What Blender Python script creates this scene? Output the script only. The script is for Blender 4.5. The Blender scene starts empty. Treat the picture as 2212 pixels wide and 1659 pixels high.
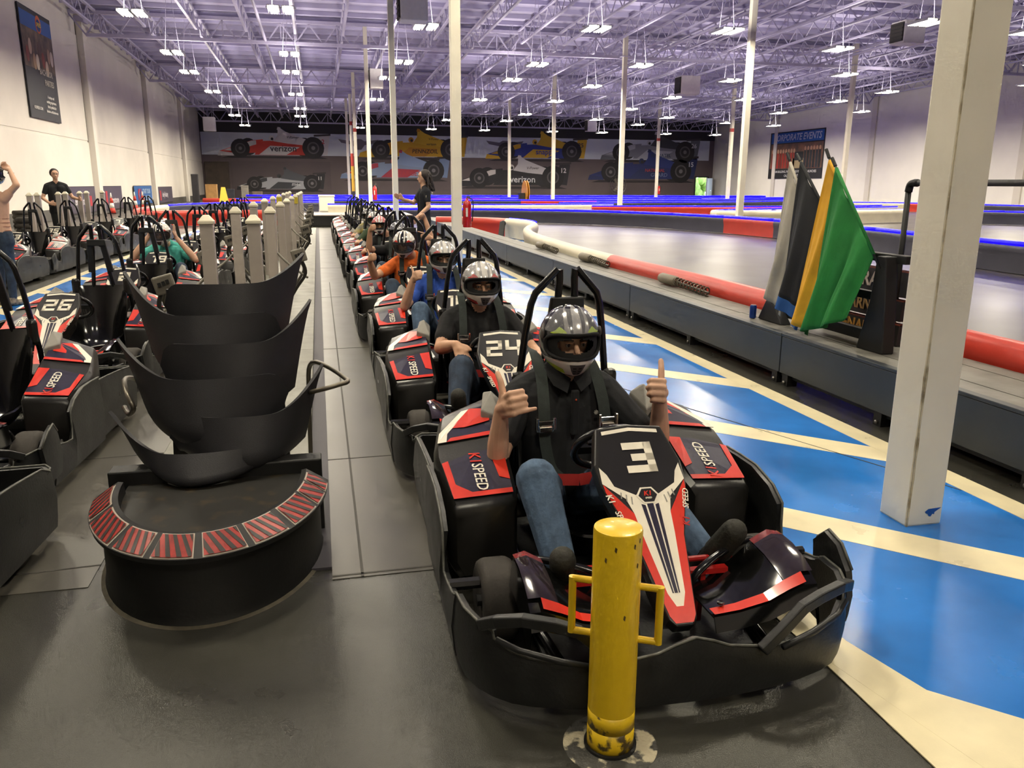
import bpy, bmesh, math, random
from mathutils import Vector, Matrix, noise
random.seed(7)
sc = bpy.context.scene
COL = sc.collection
V = Vector
PI = math.pi

# ---------------------------------------------------------------- camera, light, exposure
F_PX = 1750.0
CAM = bpy.data.objects.new('camera', bpy.data.cameras.new('camera'))
COL.objects.link(CAM)
CAM.data.sensor_width = 36.0
CAM.data.lens = F_PX / 2212.0 * 36.0
CAM.data.clip_end = 400
_p, _y, _r = math.radians(13.845), math.radians(13.216), math.radians(0.3)
_f = V((math.sin(_y)*math.cos(_p), math.cos(_y)*math.cos(_p), -math.sin(_p)))
_a = V((math.cos(_y), -math.sin(_y), 0)); _u = _a.cross(_f)
_a2 = _a*math.cos(_r) + _u*math.sin(_r); _u2 = -_a*math.sin(_r) + _u*math.cos(_r)
CAM.matrix_world = Matrix(((_a2.x, _u2.x, -_f.x, 0), (_a2.y, _u2.y, -_f.y, 0), (_a2.z, _u2.z, -_f.z, 1.62), (0, 0, 0, 1)))
sc.camera = CAM

sc.view_settings.view_transform = 'Standard'
sc.view_settings.look = 'None'
sc.view_settings.gamma = 1.0
sc.view_settings.exposure = 0.2
sc.view_settings.use_curve_mapping = False
sc.cycles.use_denoising = True
sc.cycles.use_adaptive_sampling = True
sc.cycles.adaptive_threshold = .09
sc.cycles.adaptive_min_samples = 10
sc.cycles.max_bounces = 5
sc.cycles.diffuse_bounces = 2
sc.cycles.glossy_bounces = 2
sc.cycles.transmission_bounces = 4
sc.cycles.transparent_max_bounces = 5
sc.cycles.caustics_reflective = False
sc.cycles.caustics_refractive = False
sc.cycles.sample_clamp_indirect = 4.0

W = bpy.data.worlds.new('world'); sc.world = W; W.use_nodes = True
W.node_tree.nodes['Background'].inputs[0].default_value = (0.75, 0.85, 1.0, 1)   # daylight outside the doorway
W.node_tree.nodes['Background'].inputs[1].default_value = 4.0
LAMP_W = 410.0        # each hanging fixture of the big track
LAMP_NEAR = 190.0     # the sparser ones over the start lane
LED_STRENGTH = 7.0

# ---------------------------------------------------------------- helpers
def lin(h):
    h = h.lstrip('#'); c = [int(h[i:i+2], 16)/255 for i in (0, 2, 4)]
    return tuple((x/12.92 if x <= .04045 else ((x+.055)/1.055)**2.4) for x in c) + (1,)

MATS = {}
def mat(name, col, rough=.5, metal=0.0, coat=0.0, var=0.0, vscale=8.0, bump=0.0, bscale=60.0, emit=0.0, alpha=1.0, trans=0.0, spec=.5, col2=None, rvar=0.0, thr=None):
    if name in MATS: return MATS[name]
    m = bpy.data.materials.new(name); m.use_nodes = True
    nt = m.node_tree; b = nt.nodes['Principled BSDF']
    c = lin(col)
    b.inputs['Base Color'].default_value = c
    b.inputs['Roughness'].default_value = rough
    b.inputs['Metallic'].default_value = metal
    b.inputs['Coat Weight'].default_value = coat
    b.inputs['Coat Roughness'].default_value = .08
    b.inputs['Specular IOR Level'].default_value = spec
    b.inputs['Alpha'].default_value = alpha
    b.inputs['Transmission Weight'].default_value = trans
    if emit:
        b.inputs['Emission Color'].default_value = c; b.inputs['Emission Strength'].default_value = emit
    tc = None
    if var or col2 or bump or rvar:
        tc = nt.nodes.new('ShaderNodeTexCoord')
    if var or col2 or rvar:
        n = nt.nodes.new('ShaderNodeTexNoise'); n.inputs['Scale'].default_value = vscale; n.inputs['Detail'].default_value = 6
        nt.links.new(tc.outputs['Object'], n.inputs['Vector'])
        r = nt.nodes.new('ShaderNodeValToRGB')
        lo, hi = thr if thr else (.32, .7)
        r.color_ramp.elements[0].position = lo; r.color_ramp.elements[1].position = hi
        if col2: ca, cb = c, lin(col2)
        else:
            ca = tuple(max(0, x*(1-var)) for x in c[:3]) + (1,); cb = tuple(min(1, x*(1+var)) for x in c[:3]) + (1,)
        r.color_ramp.elements[0].color = ca; r.color_ramp.elements[1].color = cb
        nt.links.new(n.outputs['Fac'], r.inputs['Fac'])
        if var or col2: nt.links.new(r.outputs['Color'], b.inputs['Base Color'])
        if rvar:
            mr = nt.nodes.new('ShaderNodeMapRange'); mr.inputs['To Min'].default_value = max(.02, rough-rvar); mr.inputs['To Max'].default_value = rough+rvar
            nt.links.new(n.outputs['Fac'], mr.inputs['Value']); nt.links.new(mr.outputs['Result'], b.inputs['Roughness'])
    if bump:
        n2 = nt.nodes.new('ShaderNodeTexNoise'); n2.inputs['Scale'].default_value = bscale; n2.inputs['Detail'].default_value = 4
        nt.links.new(tc.outputs['Object'], n2.inputs['Vector'])
        bp = nt.nodes.new('ShaderNodeBump'); bp.inputs['Strength'].default_value = bump; bp.inputs['Distance'].default_value = .01
        nt.links.new(n2.outputs['Fac'], bp.inputs['Height']); nt.links.new(bp.outputs['Normal'], b.inputs['Normal'])
    MATS[name] = m
    return m

class MB:
    """collects shapes and links them as one mesh object"""
    def __init__(s): s.v = []; s.f = []; s.mi = []; s.cur = 0; s.smooth = False; s.sm = []
    def add(s, vs, fs):
        o = len(s.v); s.v += [tuple(x) for x in vs]
        for f in fs: s.f.append([i+o for i in f]); s.mi.append(s.cur); s.sm.append(s.smooth)
        return s
    def box(s, x0, x1, y0, y1, z0, z1):
        vs = [(x, y, z) for z in (z0, z1) for y in (y0, y1) for x in (x0, x1)]
        return s.add(vs, [(0,2,3,1),(4,5,7,6),(0,1,5,4),(2,6,7,3),(0,4,6,2),(1,3,7,5)])
    def obox(s, c, ax, ay, az):
        """oriented box: centre and three half-axis vectors"""
        c, ax, ay, az = V(c), V(ax), V(ay), V(az)
        vs = [c+ax*i+ay*j+az*k for k in (-1, 1) for j in (-1, 1) for i in (-1, 1)]
        return s.add(vs, [(0,2,3,1),(4,5,7,6),(0,1,5,4),(2,6,7,3),(0,4,6,2),(1,3,7,5)])
    def bar(s, a, b, w, h=None, up=(0, 0, 1)):
        a, b = V(a), V(b); d = (b-a); L = d.length
        if L < 1e-6: return s
        d /= L; u = V(up)
        if abs(d.dot(u)) > .95: u = V((1, 0, 0))
        sx = d.cross(u).normalized(); sz = sx.cross(d)
        return s.obox((a+b)/2, d*(L/2), sx*(w/2), sz*((h or w)/2))
    def tube(s, pts, r, n=8, closed=False, caps=True):
        pts = [V(p) for p in pts]; m = len(pts)
        rs = r if isinstance(r, (list, tuple)) else [r]*m
        rings = []; prev = None
        for i, p in enumerate(pts):
            if closed: d = pts[(i+1) % m]-pts[i-1]
            else: d = pts[min(i+1, m-1)]-pts[max(i-1, 0)]
            if d.length < 1e-9: d = V((0, 0, 1))
            d.normalize()
            if prev is None:
                u = V((0, 0, 1)) if abs(d.z) < .9 else V((1, 0, 0)); u = (u-d*u.dot(d)).normalized()
            else:
                u = prev-d*prev.dot(d)
                u = u.normalized() if u.length > 1e-6 else d.orthogonal().normalized()
            prev = u; w = d.cross(u)
            rings.append([p+(u*math.cos(2*PI*k/n)+w*math.sin(2*PI*k/n))*rs[i] for k in range(n)])
        return s.rings(rings, closed, caps)
    def rings(s, rings, closed=False, caps=True):
        n = len(rings[0]); m = len(rings)
        vs = [p for r in rings for p in r]; fs = []
        for i in range(m if closed else m-1):
            j = (i+1) % m
            for k in range(n):
                l = (k+1) % n
                fs.append((i*n+k, i*n+l, j*n+l, j*n+k))
        if caps and not closed:
            fs.append(tuple(range(n-1, -1, -1))); fs.append(tuple((m-1)*n+k for k in range(n)))
        return s.add(vs, fs)
    def cyl(s, a, b, r, n=16, r2=None): return s.tube([a, b], [r, r if r2 is None else r2], n)
    def lathe(s, prof, n=24, c=(0, 0, 0), axis='z'):
        rings = []
        for r, h in prof:
            ring = []
            for k in range(n):
                a = 2*PI*k/n; x, y = r*math.cos(a), r*math.sin(a)
                if axis == 'z': q = (x, y, h)
                elif axis == 'x': q = (h, x, y)
                else: q = (y, h, x)
                ring.append((q[0]+c[0], q[1]+c[1], q[2]+c[2]))
            rings.append(ring)
        return s.rings(rings)
    def prism(s, poly, to3, t):
        """poly: 2-D outline; to3(u,v,d) -> 3-D ; extruded from d=0 to d=t"""
        n = len(poly)
        vs = [to3(u, v, 0) for u, v in poly]+[to3(u, v, t) for u, v in poly]
        fs = [tuple(range(n-1, -1, -1)), tuple(range(n, 2*n))]
        fs += [(i, (i+1) % n, n+(i+1) % n, n+i) for i in range(n)]
        return s.add(vs, fs)
    def poly(s, pts): return s.add(pts, [tuple(range(len(pts)))])
    def sphere(s, c, r, n=12, m=8, sq=(1, 1, 1)):
        rings = []
        for i in range(m+1):
            t = PI*i/m; rr = max(math.sin(t), .004)
            rings.append([(c[0]+r*sq[0]*rr*math.cos(2*PI*k/n), c[1]+r*sq[1]*rr*math.sin(2*PI*k/n), c[2]-r*sq[2]*math.cos(t)) for k in range(n)])
        return s.rings(rings)
    def sheet(s, grid, t=0.0, nrm=None):
        """grid[i][j] of points -> open surface, or a shell of thickness t along vertex normals"""
        m, n = len(grid), len(grid[0]); g = [[V(p) for p in r] for r in grid]
        if not t:
            return s.add([p for r in g for p in r], [(i*n+j, i*n+j+1, (i+1)*n+j+1, (i+1)*n+j) for i in range(m-1) for j in range(n-1)])
        g2 = []
        for i in range(m):
            r = []
            for j in range(n):
                a = g[min(i+1, m-1)][j]-g[max(i-1, 0)][j]; b = g[i][min(j+1, n-1)]-g[i][max(j-1, 0)]
                nn = a.cross(b)
                nn = nn.normalized() if nn.length > 1e-9 else V((0, 0, 1))
                r.append(g[i][j]+nn*t)
            g2.append(r)
        vs = [p for r in g for p in r]+[p for r in g2 for p in r]; o = m*n
        fs = []
        for i in range(m-1):
            for j in range(n-1):
                q = (i*n+j, i*n+j+1, (i+1)*n+j+1, (i+1)*n+j)
                fs.append(q[::-1]); fs.append(tuple(o+k for k in q))
        edge = [(0, j) for j in range(n)]+[(i, n-1) for i in range(1, m)]+[(m-1, j) for j in range(n-2, -1, -1)]+[(i, 0) for i in range(m-2, 0, -1)]
        ids = [i*n+j for i, j in edge]
        for k in range(len(ids)):
            a, b = ids[k], ids[(k+1) % len(ids)]
            fs.append((a, b, o+b, o+a))
        return s.add(vs, fs)
    def mesh(s, name, mats, smooth=None, recalc=True):
        me = bpy.data.meshes.new(name)
        me.from_pydata(s.v, [], s.f)
        for m in (mats if isinstance(mats, (list, tuple)) else [mats]): me.materials.append(m)
        if smooth is None:
            me.polygons.foreach_set('use_smooth', s.sm)
        else:
            me.polygons.foreach_set('use_smooth', [smooth]*len(s.f))
        me.polygons.foreach_set('material_index', s.mi)
        if recalc:
            bm = bmesh.new(); bm.from_mesh(me); bmesh.ops.recalc_face_normals(bm, faces=bm.faces); bm.to_mesh(me); bm.free()
        me.update()
        return me
    def build(s, name, mats, parent=None, smooth=None, bevel=0.0, seg=2, auto=None, loc=None):
        me = s.mesh(name, mats, smooth)
        if bevel:
            bm = bmesh.new(); bm.from_mesh(me)
            es = [e for e in bm.edges if e.is_manifold and e.calc_face_angle(0) > .5]
            bmesh.ops.bevel(bm, geom=es, offset=bevel, segments=seg, affect='EDGES', profile=.5, clamp_overlap=True)
            bm.to_mesh(me); bm.free()
        if auto is not None: me.set_sharp_from_angle(angle=math.radians(auto)); me.polygons.foreach_set('use_smooth', [True]*len(me.polygons))
        o = bpy.data.objects.new(name, me); COL.objects.link(o)
        if parent: o.parent = parent
        if loc: o.location = loc
        return o

def empty(name, loc=(0, 0, 0), rz=0, parent=None):
    o = bpy.data.objects.new(name, None); o.empty_display_size = .2; COL.objects.link(o)
    o.location = loc; o.rotation_euler = (0, 0, rz)
    if parent: o.parent = parent
    return o
def tag(o, label=None, cat=None, group=None, kind=None):
    if label: o['label'] = label
    if cat: o['category'] = cat
    if group: o['group'] = group
    if kind: o['kind'] = kind
    return o
KIDS = {}
def kids(o):
    return [c for c in o.children]
def copy_tree(o, parent=None):
    c = o.copy(); COL.objects.link(c); c.parent = parent
    for ch in o.children: copy_tree(ch, c)
    return c
def text(name, body, size, M, m, parent=None, shear=0.0, bold=0.0, ext=.0006, align='CENTER', sx=1.0):
    cu = bpy.data.curves.new(name, 'FONT'); cu.body = body; cu.size = size; cu.shear = shear; cu.offset = bold
    cu.extrude = ext; cu.align_x = align; cu.align_y = 'CENTER'; cu.resolution_u = 2
    t = bpy.data.objects.new(name, cu); COL.objects.link(t)
    me = bpy.data.meshes.new_from_object(t.evaluated_get(bpy.context.evaluated_depsgraph_get()))
    bpy.data.objects.remove(t); bpy.data.curves.remove(cu)
    me.transform(M @ Matrix.Diagonal((sx, 1, 1, 1))); me.materials.clear(); me.materials.append(m); me.name = name
    o = bpy.data.objects.new(name, me); COL.objects.link(o)
    if parent: o.parent = parent
    return o
def frame(o, x, y):
    """4x4 with columns x, y, x cross y, o"""
    x, y = V(x).normalized(), V(y).normalized(); z = x.cross(y).normalized(); y = z.cross(x)
    return Matrix(((x.x, y.x, z.x, o[0]), (x.y, y.y, z.y, o[1]), (x.z, y.z, z.z, o[2]), (0, 0, 0, 1)))
def smoothstep(a, b, x):
    t = max(0, min(1, (x-a)/(b-a))); return t*t*(3-2*t)
def interp(tab, x):
    if x <= tab[0][0]: return tab[0][1]
    for (a, p), (b, q) in zip(tab, tab[1:]):
        if x <= b: return p+(q-p)*(x-a)/(b-a)
    return tab[-1][1]
def spline(pts, n=6):
    """Catmull-Rom through points"""
    P = [V(p) for p in pts]; out = []
    for i in range(len(P)-1):
        p0, p1, p2, p3 = P[max(i-1, 0)], P[i], P[i+1], P[min(i+2, len(P)-1)]
        for k in range(n):
            t = k/n
            out.append(.5*((2*p1)+(p2-p0)*t+(2*p0-5*p1+4*p2-p3)*t*t+(3*p1-p0-3*p2+p3)*t**3))
    return out+[P[-1]]
# ================================================================= the hall
XL, XR, YB, YF = -11.3, 45.1, 90.0, -9.0
def roof(y): return 9.9-.022*(y-47)
def struct(o): o['kind'] = 'structure'; return o

m_floor = mat('worn grey floor', '#393832', .30, var=.24, vscale=1.3, bump=.17, bscale=330, rvar=.13)
m_patch = mat('smooth grey mat', '#524f48', .36, var=.10, vscale=3, bump=.05, bscale=240, rvar=.08)
m_track = mat('polished track concrete', '#4b4640', .36, var=.14, vscale=.5, bump=.04, bscale=60, rvar=.10)
m_blue = mat('blue floor paint', '#2273c8', .25, var=.2, vscale=1.6, bump=.03, bscale=120, rvar=.08)
m_cream = mat('cream floor paint', '#e6dab4', .3, var=.08, vscale=5, bump=.06, bscale=160, rvar=.08)
m_wallw = mat('white tilt-up concrete', '#dcd6cc', .75, var=.05, vscale=.6, bump=.05, bscale=30)
m_dark = mat('black upper wall', '#26252a', .7, var=.1, vscale=.4)
m_sky = mat('mural sky print', '#d3dae3', .6, var=.06, vscale=.2)
m_tar = mat('mural asphalt print', '#655959', .6, var=.10, vscale=.3)
m_deck = mat('LED-tinted roof deck', '#b6b0d2', .7, var=.04, vscale=.4)  # lavender puts the blue strip light's spill into the deck colour
m_steel = mat('LED-tinted steel', '#b4aecb', .5, var=.04)  # steel colour carries the same blue spill as the deck
m_white = mat('white column paint', '#e2dccb', .45, var=.04, vscale=3, bump=.04, bscale=40)
m_black = mat('matte black', '#141414', .55, var=.15, vscale=6)
m_line = mat('saw cut joint', '#413f3a', .7)

# floor slab
fl = MB().box(XL-.4, XR+.4, YF-.4, YB+.4, -.3, 0).build('floor', m_floor); struct(fl)
def paint(name, pts, m, z, parent=fl):
    o = MB().prism(pts, lambda u, v, d: (u, v, z-.004+d), .004).build(name, m, parent); return o
# track concrete right of the deck
paint('track_surface', [(4.1, -3), (45, -3), (45, 80), (6.5, 80), (6.5, 30.2), (4.1, 22)], m_track, .003)
paint('track_surface', [(-11, 33), (6.4, 33), (6.4, 80), (-11, 80)], m_track, .003)
# the smoother lane mat of the queue and the aisle, with sawn joints
paint('lane_mat', [(-.02, 3.2), (1.62, 3.2), (1.62, 31.5), (-.02, 31.5)], m_patch, .003)
paint('lane_mat', [(-1.75, 3.35), (-1.0, 3.35), (-1.0, 31.5), (-1.75, 31.5)], m_patch, .003)
for y in (3.22, 4.75, 8.2, 12.1, 16.4, 21): paint('joint_line', [(-.02, y), (1.62, y+.03), (1.62, y+.042), (-.02, y+.012)], m_line, .0045)
paint('joint_line', [(.1, 3.2), (.112, 3.2), (.125, 14), (.113, 14)], m_line, .0045)
for y in (3.55, 5.1, 7.9): paint('joint_line', [(-2.6, y-.12), (-1.0, y), (-1.0, y+.01), (-2.6, y-.11)], m_line, .0045)
paint('joint_line', [(2.2, 6.4), (3.35, 3.5), (3.357, 3.503), (2.207, 6.403)], m_line, .0068)
# painted blue lane right of the queue, with a cream border and slanting cream stripes
def stripe_zone(x0, x1, y0, y1, step, ph, th, sl, bw, name='blue_paint'):
    paint(name, [(x0, y0), (x1, y0-sl*(x1-x0)), (x1, y1), (x0, y1)], m_blue, .0045)
    k = 0
    while True:
        yt = ph+k*step; k += 1
        if yt > y1+3: break
        pts = [(x0, yt-sl*0), (x1, yt-sl*(x1-x0)), (x1, yt-th-sl*(x1-x0)), (x0, yt-th)]
        if min(p[1] for p in pts) < y0-sl*(x1-x0)-.8 or max(p[1] for p in pts) > y1: continue
        paint('painted_stripe', pts, m_cream, .006)
    paint('painted_border', [(x0-bw, y0-1.3), (x0, y0-1.3), (x0, y1), (x0-bw, y1)], m_cream, .0065)
    paint('painted_border', [(x1, y0-sl*(x1-x0)), (x1+bw, y0-sl*(x1-x0)), (x1+bw, y1), (x1, y1)], m_cream, .0065)
stripe_zone(1.80, 3.36, 2.06, 31, 1.91, 2.06, .36, 1.03, .16)
paint('painted_border', [(1.64, 2.3), (1.80, 2.3), (2.06, 1.2), (1.86, 1.2)], m_cream, .007)
stripe_zone(-4.15, -2.85, 5.5, 31, 1.91, 6.1, .36, 1.03, .14)
stripe_zone(3.95, 6.1, 23.2, 30.5, 1.4, 24.6, .22, .3, .12)

# walls
def mural_xz(px, py): return px, py
wl = MB().box(XL-.3, XL, YF, YB, 0, 12).build('wall_left', m_wallw); struct(wl)
wr = MB().box(XR, XR+.3, YF, YB, 0, 12).build('wall_right', mat('lit white concrete', '#f3efe8', .75, var=.03, vscale=.6)); struct(wr)  # stronger light on this wall put into a brighter white
wf = MB().box(XL, XR, YF-.3, YF, 0, 12).build('wall_front', m_wallw); struct(wf)
wb = MB()
DX0, DX1, DZ = 43.0, 44.5, 2.5
for a, b, c, d in ((XL, DX0, 0, 12), (DX1, XR, 0, 12), (DX0, DX1, DZ, 12)): wb.box(a, b, YB, YB+.3, c, d)
wb = struct(wb.build('wall_back', m_tar))
MB().box(XL, XR, YB-.03, YB, 6.6, 12).build('upper_wall', m_dark, wb)
MB().box(XL+.1, XR-.6, YB-.03, YB, 4.4, 6.6).build('mural_sky', m_sky, wb)
# bright garden seen through the open door at the far end
m_garden = mat('sunlit foliage', '#9bbf62', .8, var=.4, vscale=2)
g = MB()
for i in range(40): g.sphere((42+random.random()*6, YB+5+random.random()*2, random.random()*2.2), .5+random.random()*.4, 8, 5)
tag(g.build('garden_hedge', m_garden, smooth=True), 'sunlit green hedge outside the open door in the far corner', 'hedge')
struct(MB().box(DX0-6, DX1+8, YB+.4, YB+12, -.3, 0).build('ground', mat('outdoor paving', '#b9b3a4', .8)))
d1 = MB(); d1.box(DX1-.02, DX1+.06, YB-1.3, YB-.05, .03, 2.42)
d1 = d1.build('door_1', mat('door metal', '#a9afb8', .45)); struct(d1)
MB().box(DX1-.06, DX1-.02, YB-1.2, YB-1.05, 1.0, 1.06).build('door_handle', mat('chrome', '#c9c9c9', .2, 1.0), d1)
for a, b, c, d in ((DX0-.12, DX0, 0, DZ), (DX1, DX1+.12, 0, DZ), (DX0-.12, DX1+.12, DZ, DZ+.12)): MB().box(a, b, YB-.06, YB, c, d).build('door_frame', m_black, wb)
# left wall: pilasters, caps, ledge joint
for y in (18.5, 32.9, 47.3, 62.8, 77.6):
    MB().box(XL-.05, XL+.32, y-.32, y+.32, 0, roof(y)-.2).build('pilaster', m_wallw, wl, bevel=.02)
    MB().box(XL-.05, XL+.45, y-.45, y+.45, roof(y)-.55, roof(y)-.3).build('pilaster_cap', m_steel, wl)
    MB().box(XL-.02, XL+.02, y-.40, y-.325, 3.6, roof(y)-.4).build('shadow_gap', m_line, wl)
for y0, y1 in ((YF, 18.1), (18.9, 32.5), (33.3, 46.9), (47.7, 62.4), (63.2, 77.2), (78, YB)):
    MB().box(XL-.05, XL+.05, y0, y1, 0, 3.55).build('wall_panel', m_wallw, wl, bevel=.012)
    MB().box(XL-.05, XL+.025, y0, y1, 3.66, 8.7 if y0 > 20 else 9.6).build('wall_panel', m_wallw, wl, bevel=.012)
MB().box(XL, XL+.09, YF, YB, 0, .45).build('wall_skirt', mat('grey wall skirt', '#55534f', .6), wl)
for y in (32, 46, 61.5, 76.5): MB().box(XR-.12, XR, y-.3, y+.3, 0, roof(y)-.2).build('pilaster', m_wallw, wr, bevel=.02)

# roof deck, purlins, joists, girders
rf = MB(); rf.add([(XL-.3, YF-.3, roof(YF)), (XR+.3, YF-.3, roof(YF)), (XR+.3, YB+.3, roof(YB)), (XL-.3, YB+.3, roof(YB)),
                  (XL-.3, YF-.3, roof(YF)+.3), (XR+.3, YF-.3, roof(YF)+.3), (XR+.3, YB+.3, roof(YB)+.3), (XL-.3, YB+.3, roof(YB)+.3)],
                 [(0,1,2,3),(4,7,6,5),(0,4,5,1),(1,5,6,2),(2,6,7,3),(3,7,4,0)])
rf = struct(rf.build('ceiling', m_deck))
pm = MB().box(XL, XR, -.05, .05, -.2, .02).mesh('purlin', m_deck)
y = YF+1
while y < YB:
    o = bpy.data.objects.new('purlin', pm); COL.objects.link(o); o.parent = rf; o.location = (0, y, roof(y)); y += 1.55
GY = [3.24, 17.1, 31.0, 46.0, 61.5, 76.5]
def truss(L, n, dep, top, bot, web):
    """along +x from 0 to L, top chord at z=0"""
    b = MB()
    b.bar((0, 0, -top/2), (L, 0, -top/2), top*1.5, top); b.bar((L/n*.5, 0, -dep), (L-L/n*.5, 0, -dep), bot*1.4, bot)
    for i in range(n):
        x0, x1 = L*i/n, L*(i+1)/n; xm = (x0+x1)/2
        b.bar((x0, 0, -top), (xm, 0, -dep), web); b.bar((xm, 0, -dep), (x1, 0, -top), web)
        if i % 2 == 0: b.bar((x1, 0, -top), (x1, 0, -dep), web*.8)
    return b
gb = truss(XR-XL, 40, 1.12, .16, .15, .07).mesh('girder', m_steel)
for y in GY+[-8.4, 89.4]:
    o = bpy.data.objects.new('roof_girder', gb); COL.objects.link(o); struct(o); o.location = (XL, y, roof(y)-.22)
ends = [-8.4]+GY+[89.4]
for a, b in zip(ends, ends[1:]):
    L = b-a; me = truss(L, max(6, int(L/1.5)), .78, .09, .085, .038).mesh('joist', m_steel)
    ang = -math.atan2(roof(b)-roof(a), L)
    x = XL+1.2; 
    while x < XR-.5:
        o = bpy.data.objects.new('roof_joist', me); COL.objects.link(o); struct(o)
        o.matrix_world = Matrix.Translation((x, a, roof(a)-.2)) @ Matrix.Rotation(-ang, 4, 'X') @ Matrix.Rotation(PI/2, 4, 'Z'); x += 2.35
for x in (-2.2, 7.6, 18.6, 29.5):
    struct(MB().tube([(x, YF, roof(YF)-1.25), (x, YB, roof(YB)-1.25)], .07, 8).build('ceiling_trim_pipe', m_steel, smooth=True))

# steel columns
m_chip = mat('chipped blue paint', '#1c4f9e', .5); m_scuff = mat('scuffed column edge', '#7d6e52', .7, col2='#c9bd9f', vscale=9, thr=(.35, .55))
m_red = mat('red tape', '#a5231f', .5)
def column(x, y, w=.2, tape=None):
    o = MB().box(x-w/2, x+w/2, y-w/2, y+w/2, 0, roof(y)-.25).build('column', m_white, bevel=.012); struct(o)
    MB().box(x-w, x+w, y-w, y+w, roof(y)-1.45, roof(y)-1.42).build('cap_plate', m_steel, o)
    if tape: MB().box(x-w/2-.004, x+w/2+.004, y-w/2-.004, y+w/2+.004, tape, tape+.25).build('red_band', m_red, o)
    return o
c0 = column(2.817, 3.24)
e = MB(); zz = .0; L_, R_ = [], []
while zz < 9.5:
    w = (.014 if zz < .9 else .008)*(.6+.8*abs(noise.noise(V((zz*6, 2, 0)))))
    L_.append([(2.7163, 3.1392+w, zz), (2.7163, 3.1402, zz)]); R_.append([(2.7168, 3.1386, zz), (2.7172+w, 3.1386, zz)]); zz += .05
e.sheet(L_); e.sheet(R_)
e.build('scuff_marks', m_scuff, c0)
MB().prism([(2.815, .075), (2.833, .088), (2.905, .092), (2.87, .07), (2.868, .058), (2.858, .062), (2.85, .048), (2.838, .052), (2.832, .062), (2.822, .066)], lambda u, v, d: (u, 3.1395-d, v), .0012).build('paint_chip', m_chip, c0)
for i, y in enumerate(GY[1:]): column(2.81, y, .2 if i < 3 else .22, (5.2 if i == 3 else None))
for y in (31.2, 45.2, 59.3, 73.7): column(16.95, y, .24)
for y in (44.8, 59.3, 73.4): column(31.1, y, .24, 5.6 if y > 50 else None)

# hanging lamps: two tube banks on a frame
LIGHTS = [(-5.9, 32.5), (-5.9, 40.5), (-6.0, 46.3), (-5.8, 54.2), (-5.9, 62.5), (-5.9, 68.9), (-.9, 30.8), (-.9, 39.7), (-1.0, 45.2), (-1.0, 54.4), (-.9, 62.8), (-1.0, 68.4),
 (4.2, 32.4), (4.2, 40.7), (3.9, 46.1), (4.0, 55.9), (10.6, 68.7), (10.5, 31.3), (10.5, 39.9), (10.5, 45.2), (10.5, 54.5), (15.4, 39.0), (15.5, 46.6), (15.5, 54.1), (15.6, 62.8), (15.4, 68.3),
 (22.0, 57.5), (22.2, 65.4), (27.2, 69.0), (22.1, 50.4), (27.1, 62.6), (15.5, 30.5), (21.9, 32.9), (21.8, 27.4), (22.0, 42.6), (26.7, 39.3), (27.0, 50.2), (33.4, 44.8), (33.4, 49.7), (33.7, 57.3), (33.8, 65.5),
 (-5.9, 23), (-5.9, 14.5), (-5.9, 6), (-.9, 23), (-.9, 14), (-.9, 5.2), (4.2, 23.5), (4.2, 15), (4.2, 6.5), (4.2, -2.5), (-.9, -3.5), (10.5, 22), (10.5, 12.5), (10.5, 3), (21.8, 18), (26.8, 28), (33.4, 34), (39, 40), (39, 55), (-5.9, 78), (-.9, 78), (4.0, 78), (10.5, 78), (15.5, 78), (22.1, 78), (27.1, 78), (33.7, 78), (39, 78), (39, 67)]  # last row, nearest the mural, is added to brighten it
m_lamp = mat('lit lamp tubes', '#fff4d8', .5, emit=26.0); m_lamp.cycles.emission_sampling = 'NONE'; m_tin = mat('lamp reflector', '#d8d8d6', .35, .6)
lr = MB()
for s in (-1, 1):
    x = s*.24
    lr.obox((x, 0, .07), (.19, 0, 0), (0, .6, 0), (0, 0, .012))
    for t in (-1, 1): lr.obox((x+t*.2, 0, .03), (.012, 0, .0), (0, .6, 0), (0, 0, .045))
lr.box(-.5, .5, -.06, .06, .085, .12)
lt = MB()
for s in (-1, 1):
    for t in (-.09, 0, .09): lt.tube([(s*.24+t, -.56, .03), (s*.24+t, .56, .03)], .034, 6)
lt_me = lt.mesh('lamp_tubes', m_lamp, True); lr_me = lr.mesh('lamp_reflector', m_tin)
NTH = ['first', 'second', 'third', 'fourth', 'fifth', 'sixth', 'seventh', 'eighth', 'ninth', 'tenth', 'eleventh', 'twelfth']
ROWN = {-6: 'first', -1: 'second', 4: 'third', 10: 'fourth', 15: 'fifth', 22: 'sixth', 27: 'seventh', 33: 'eighth', 39: 'ninth'}
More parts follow.
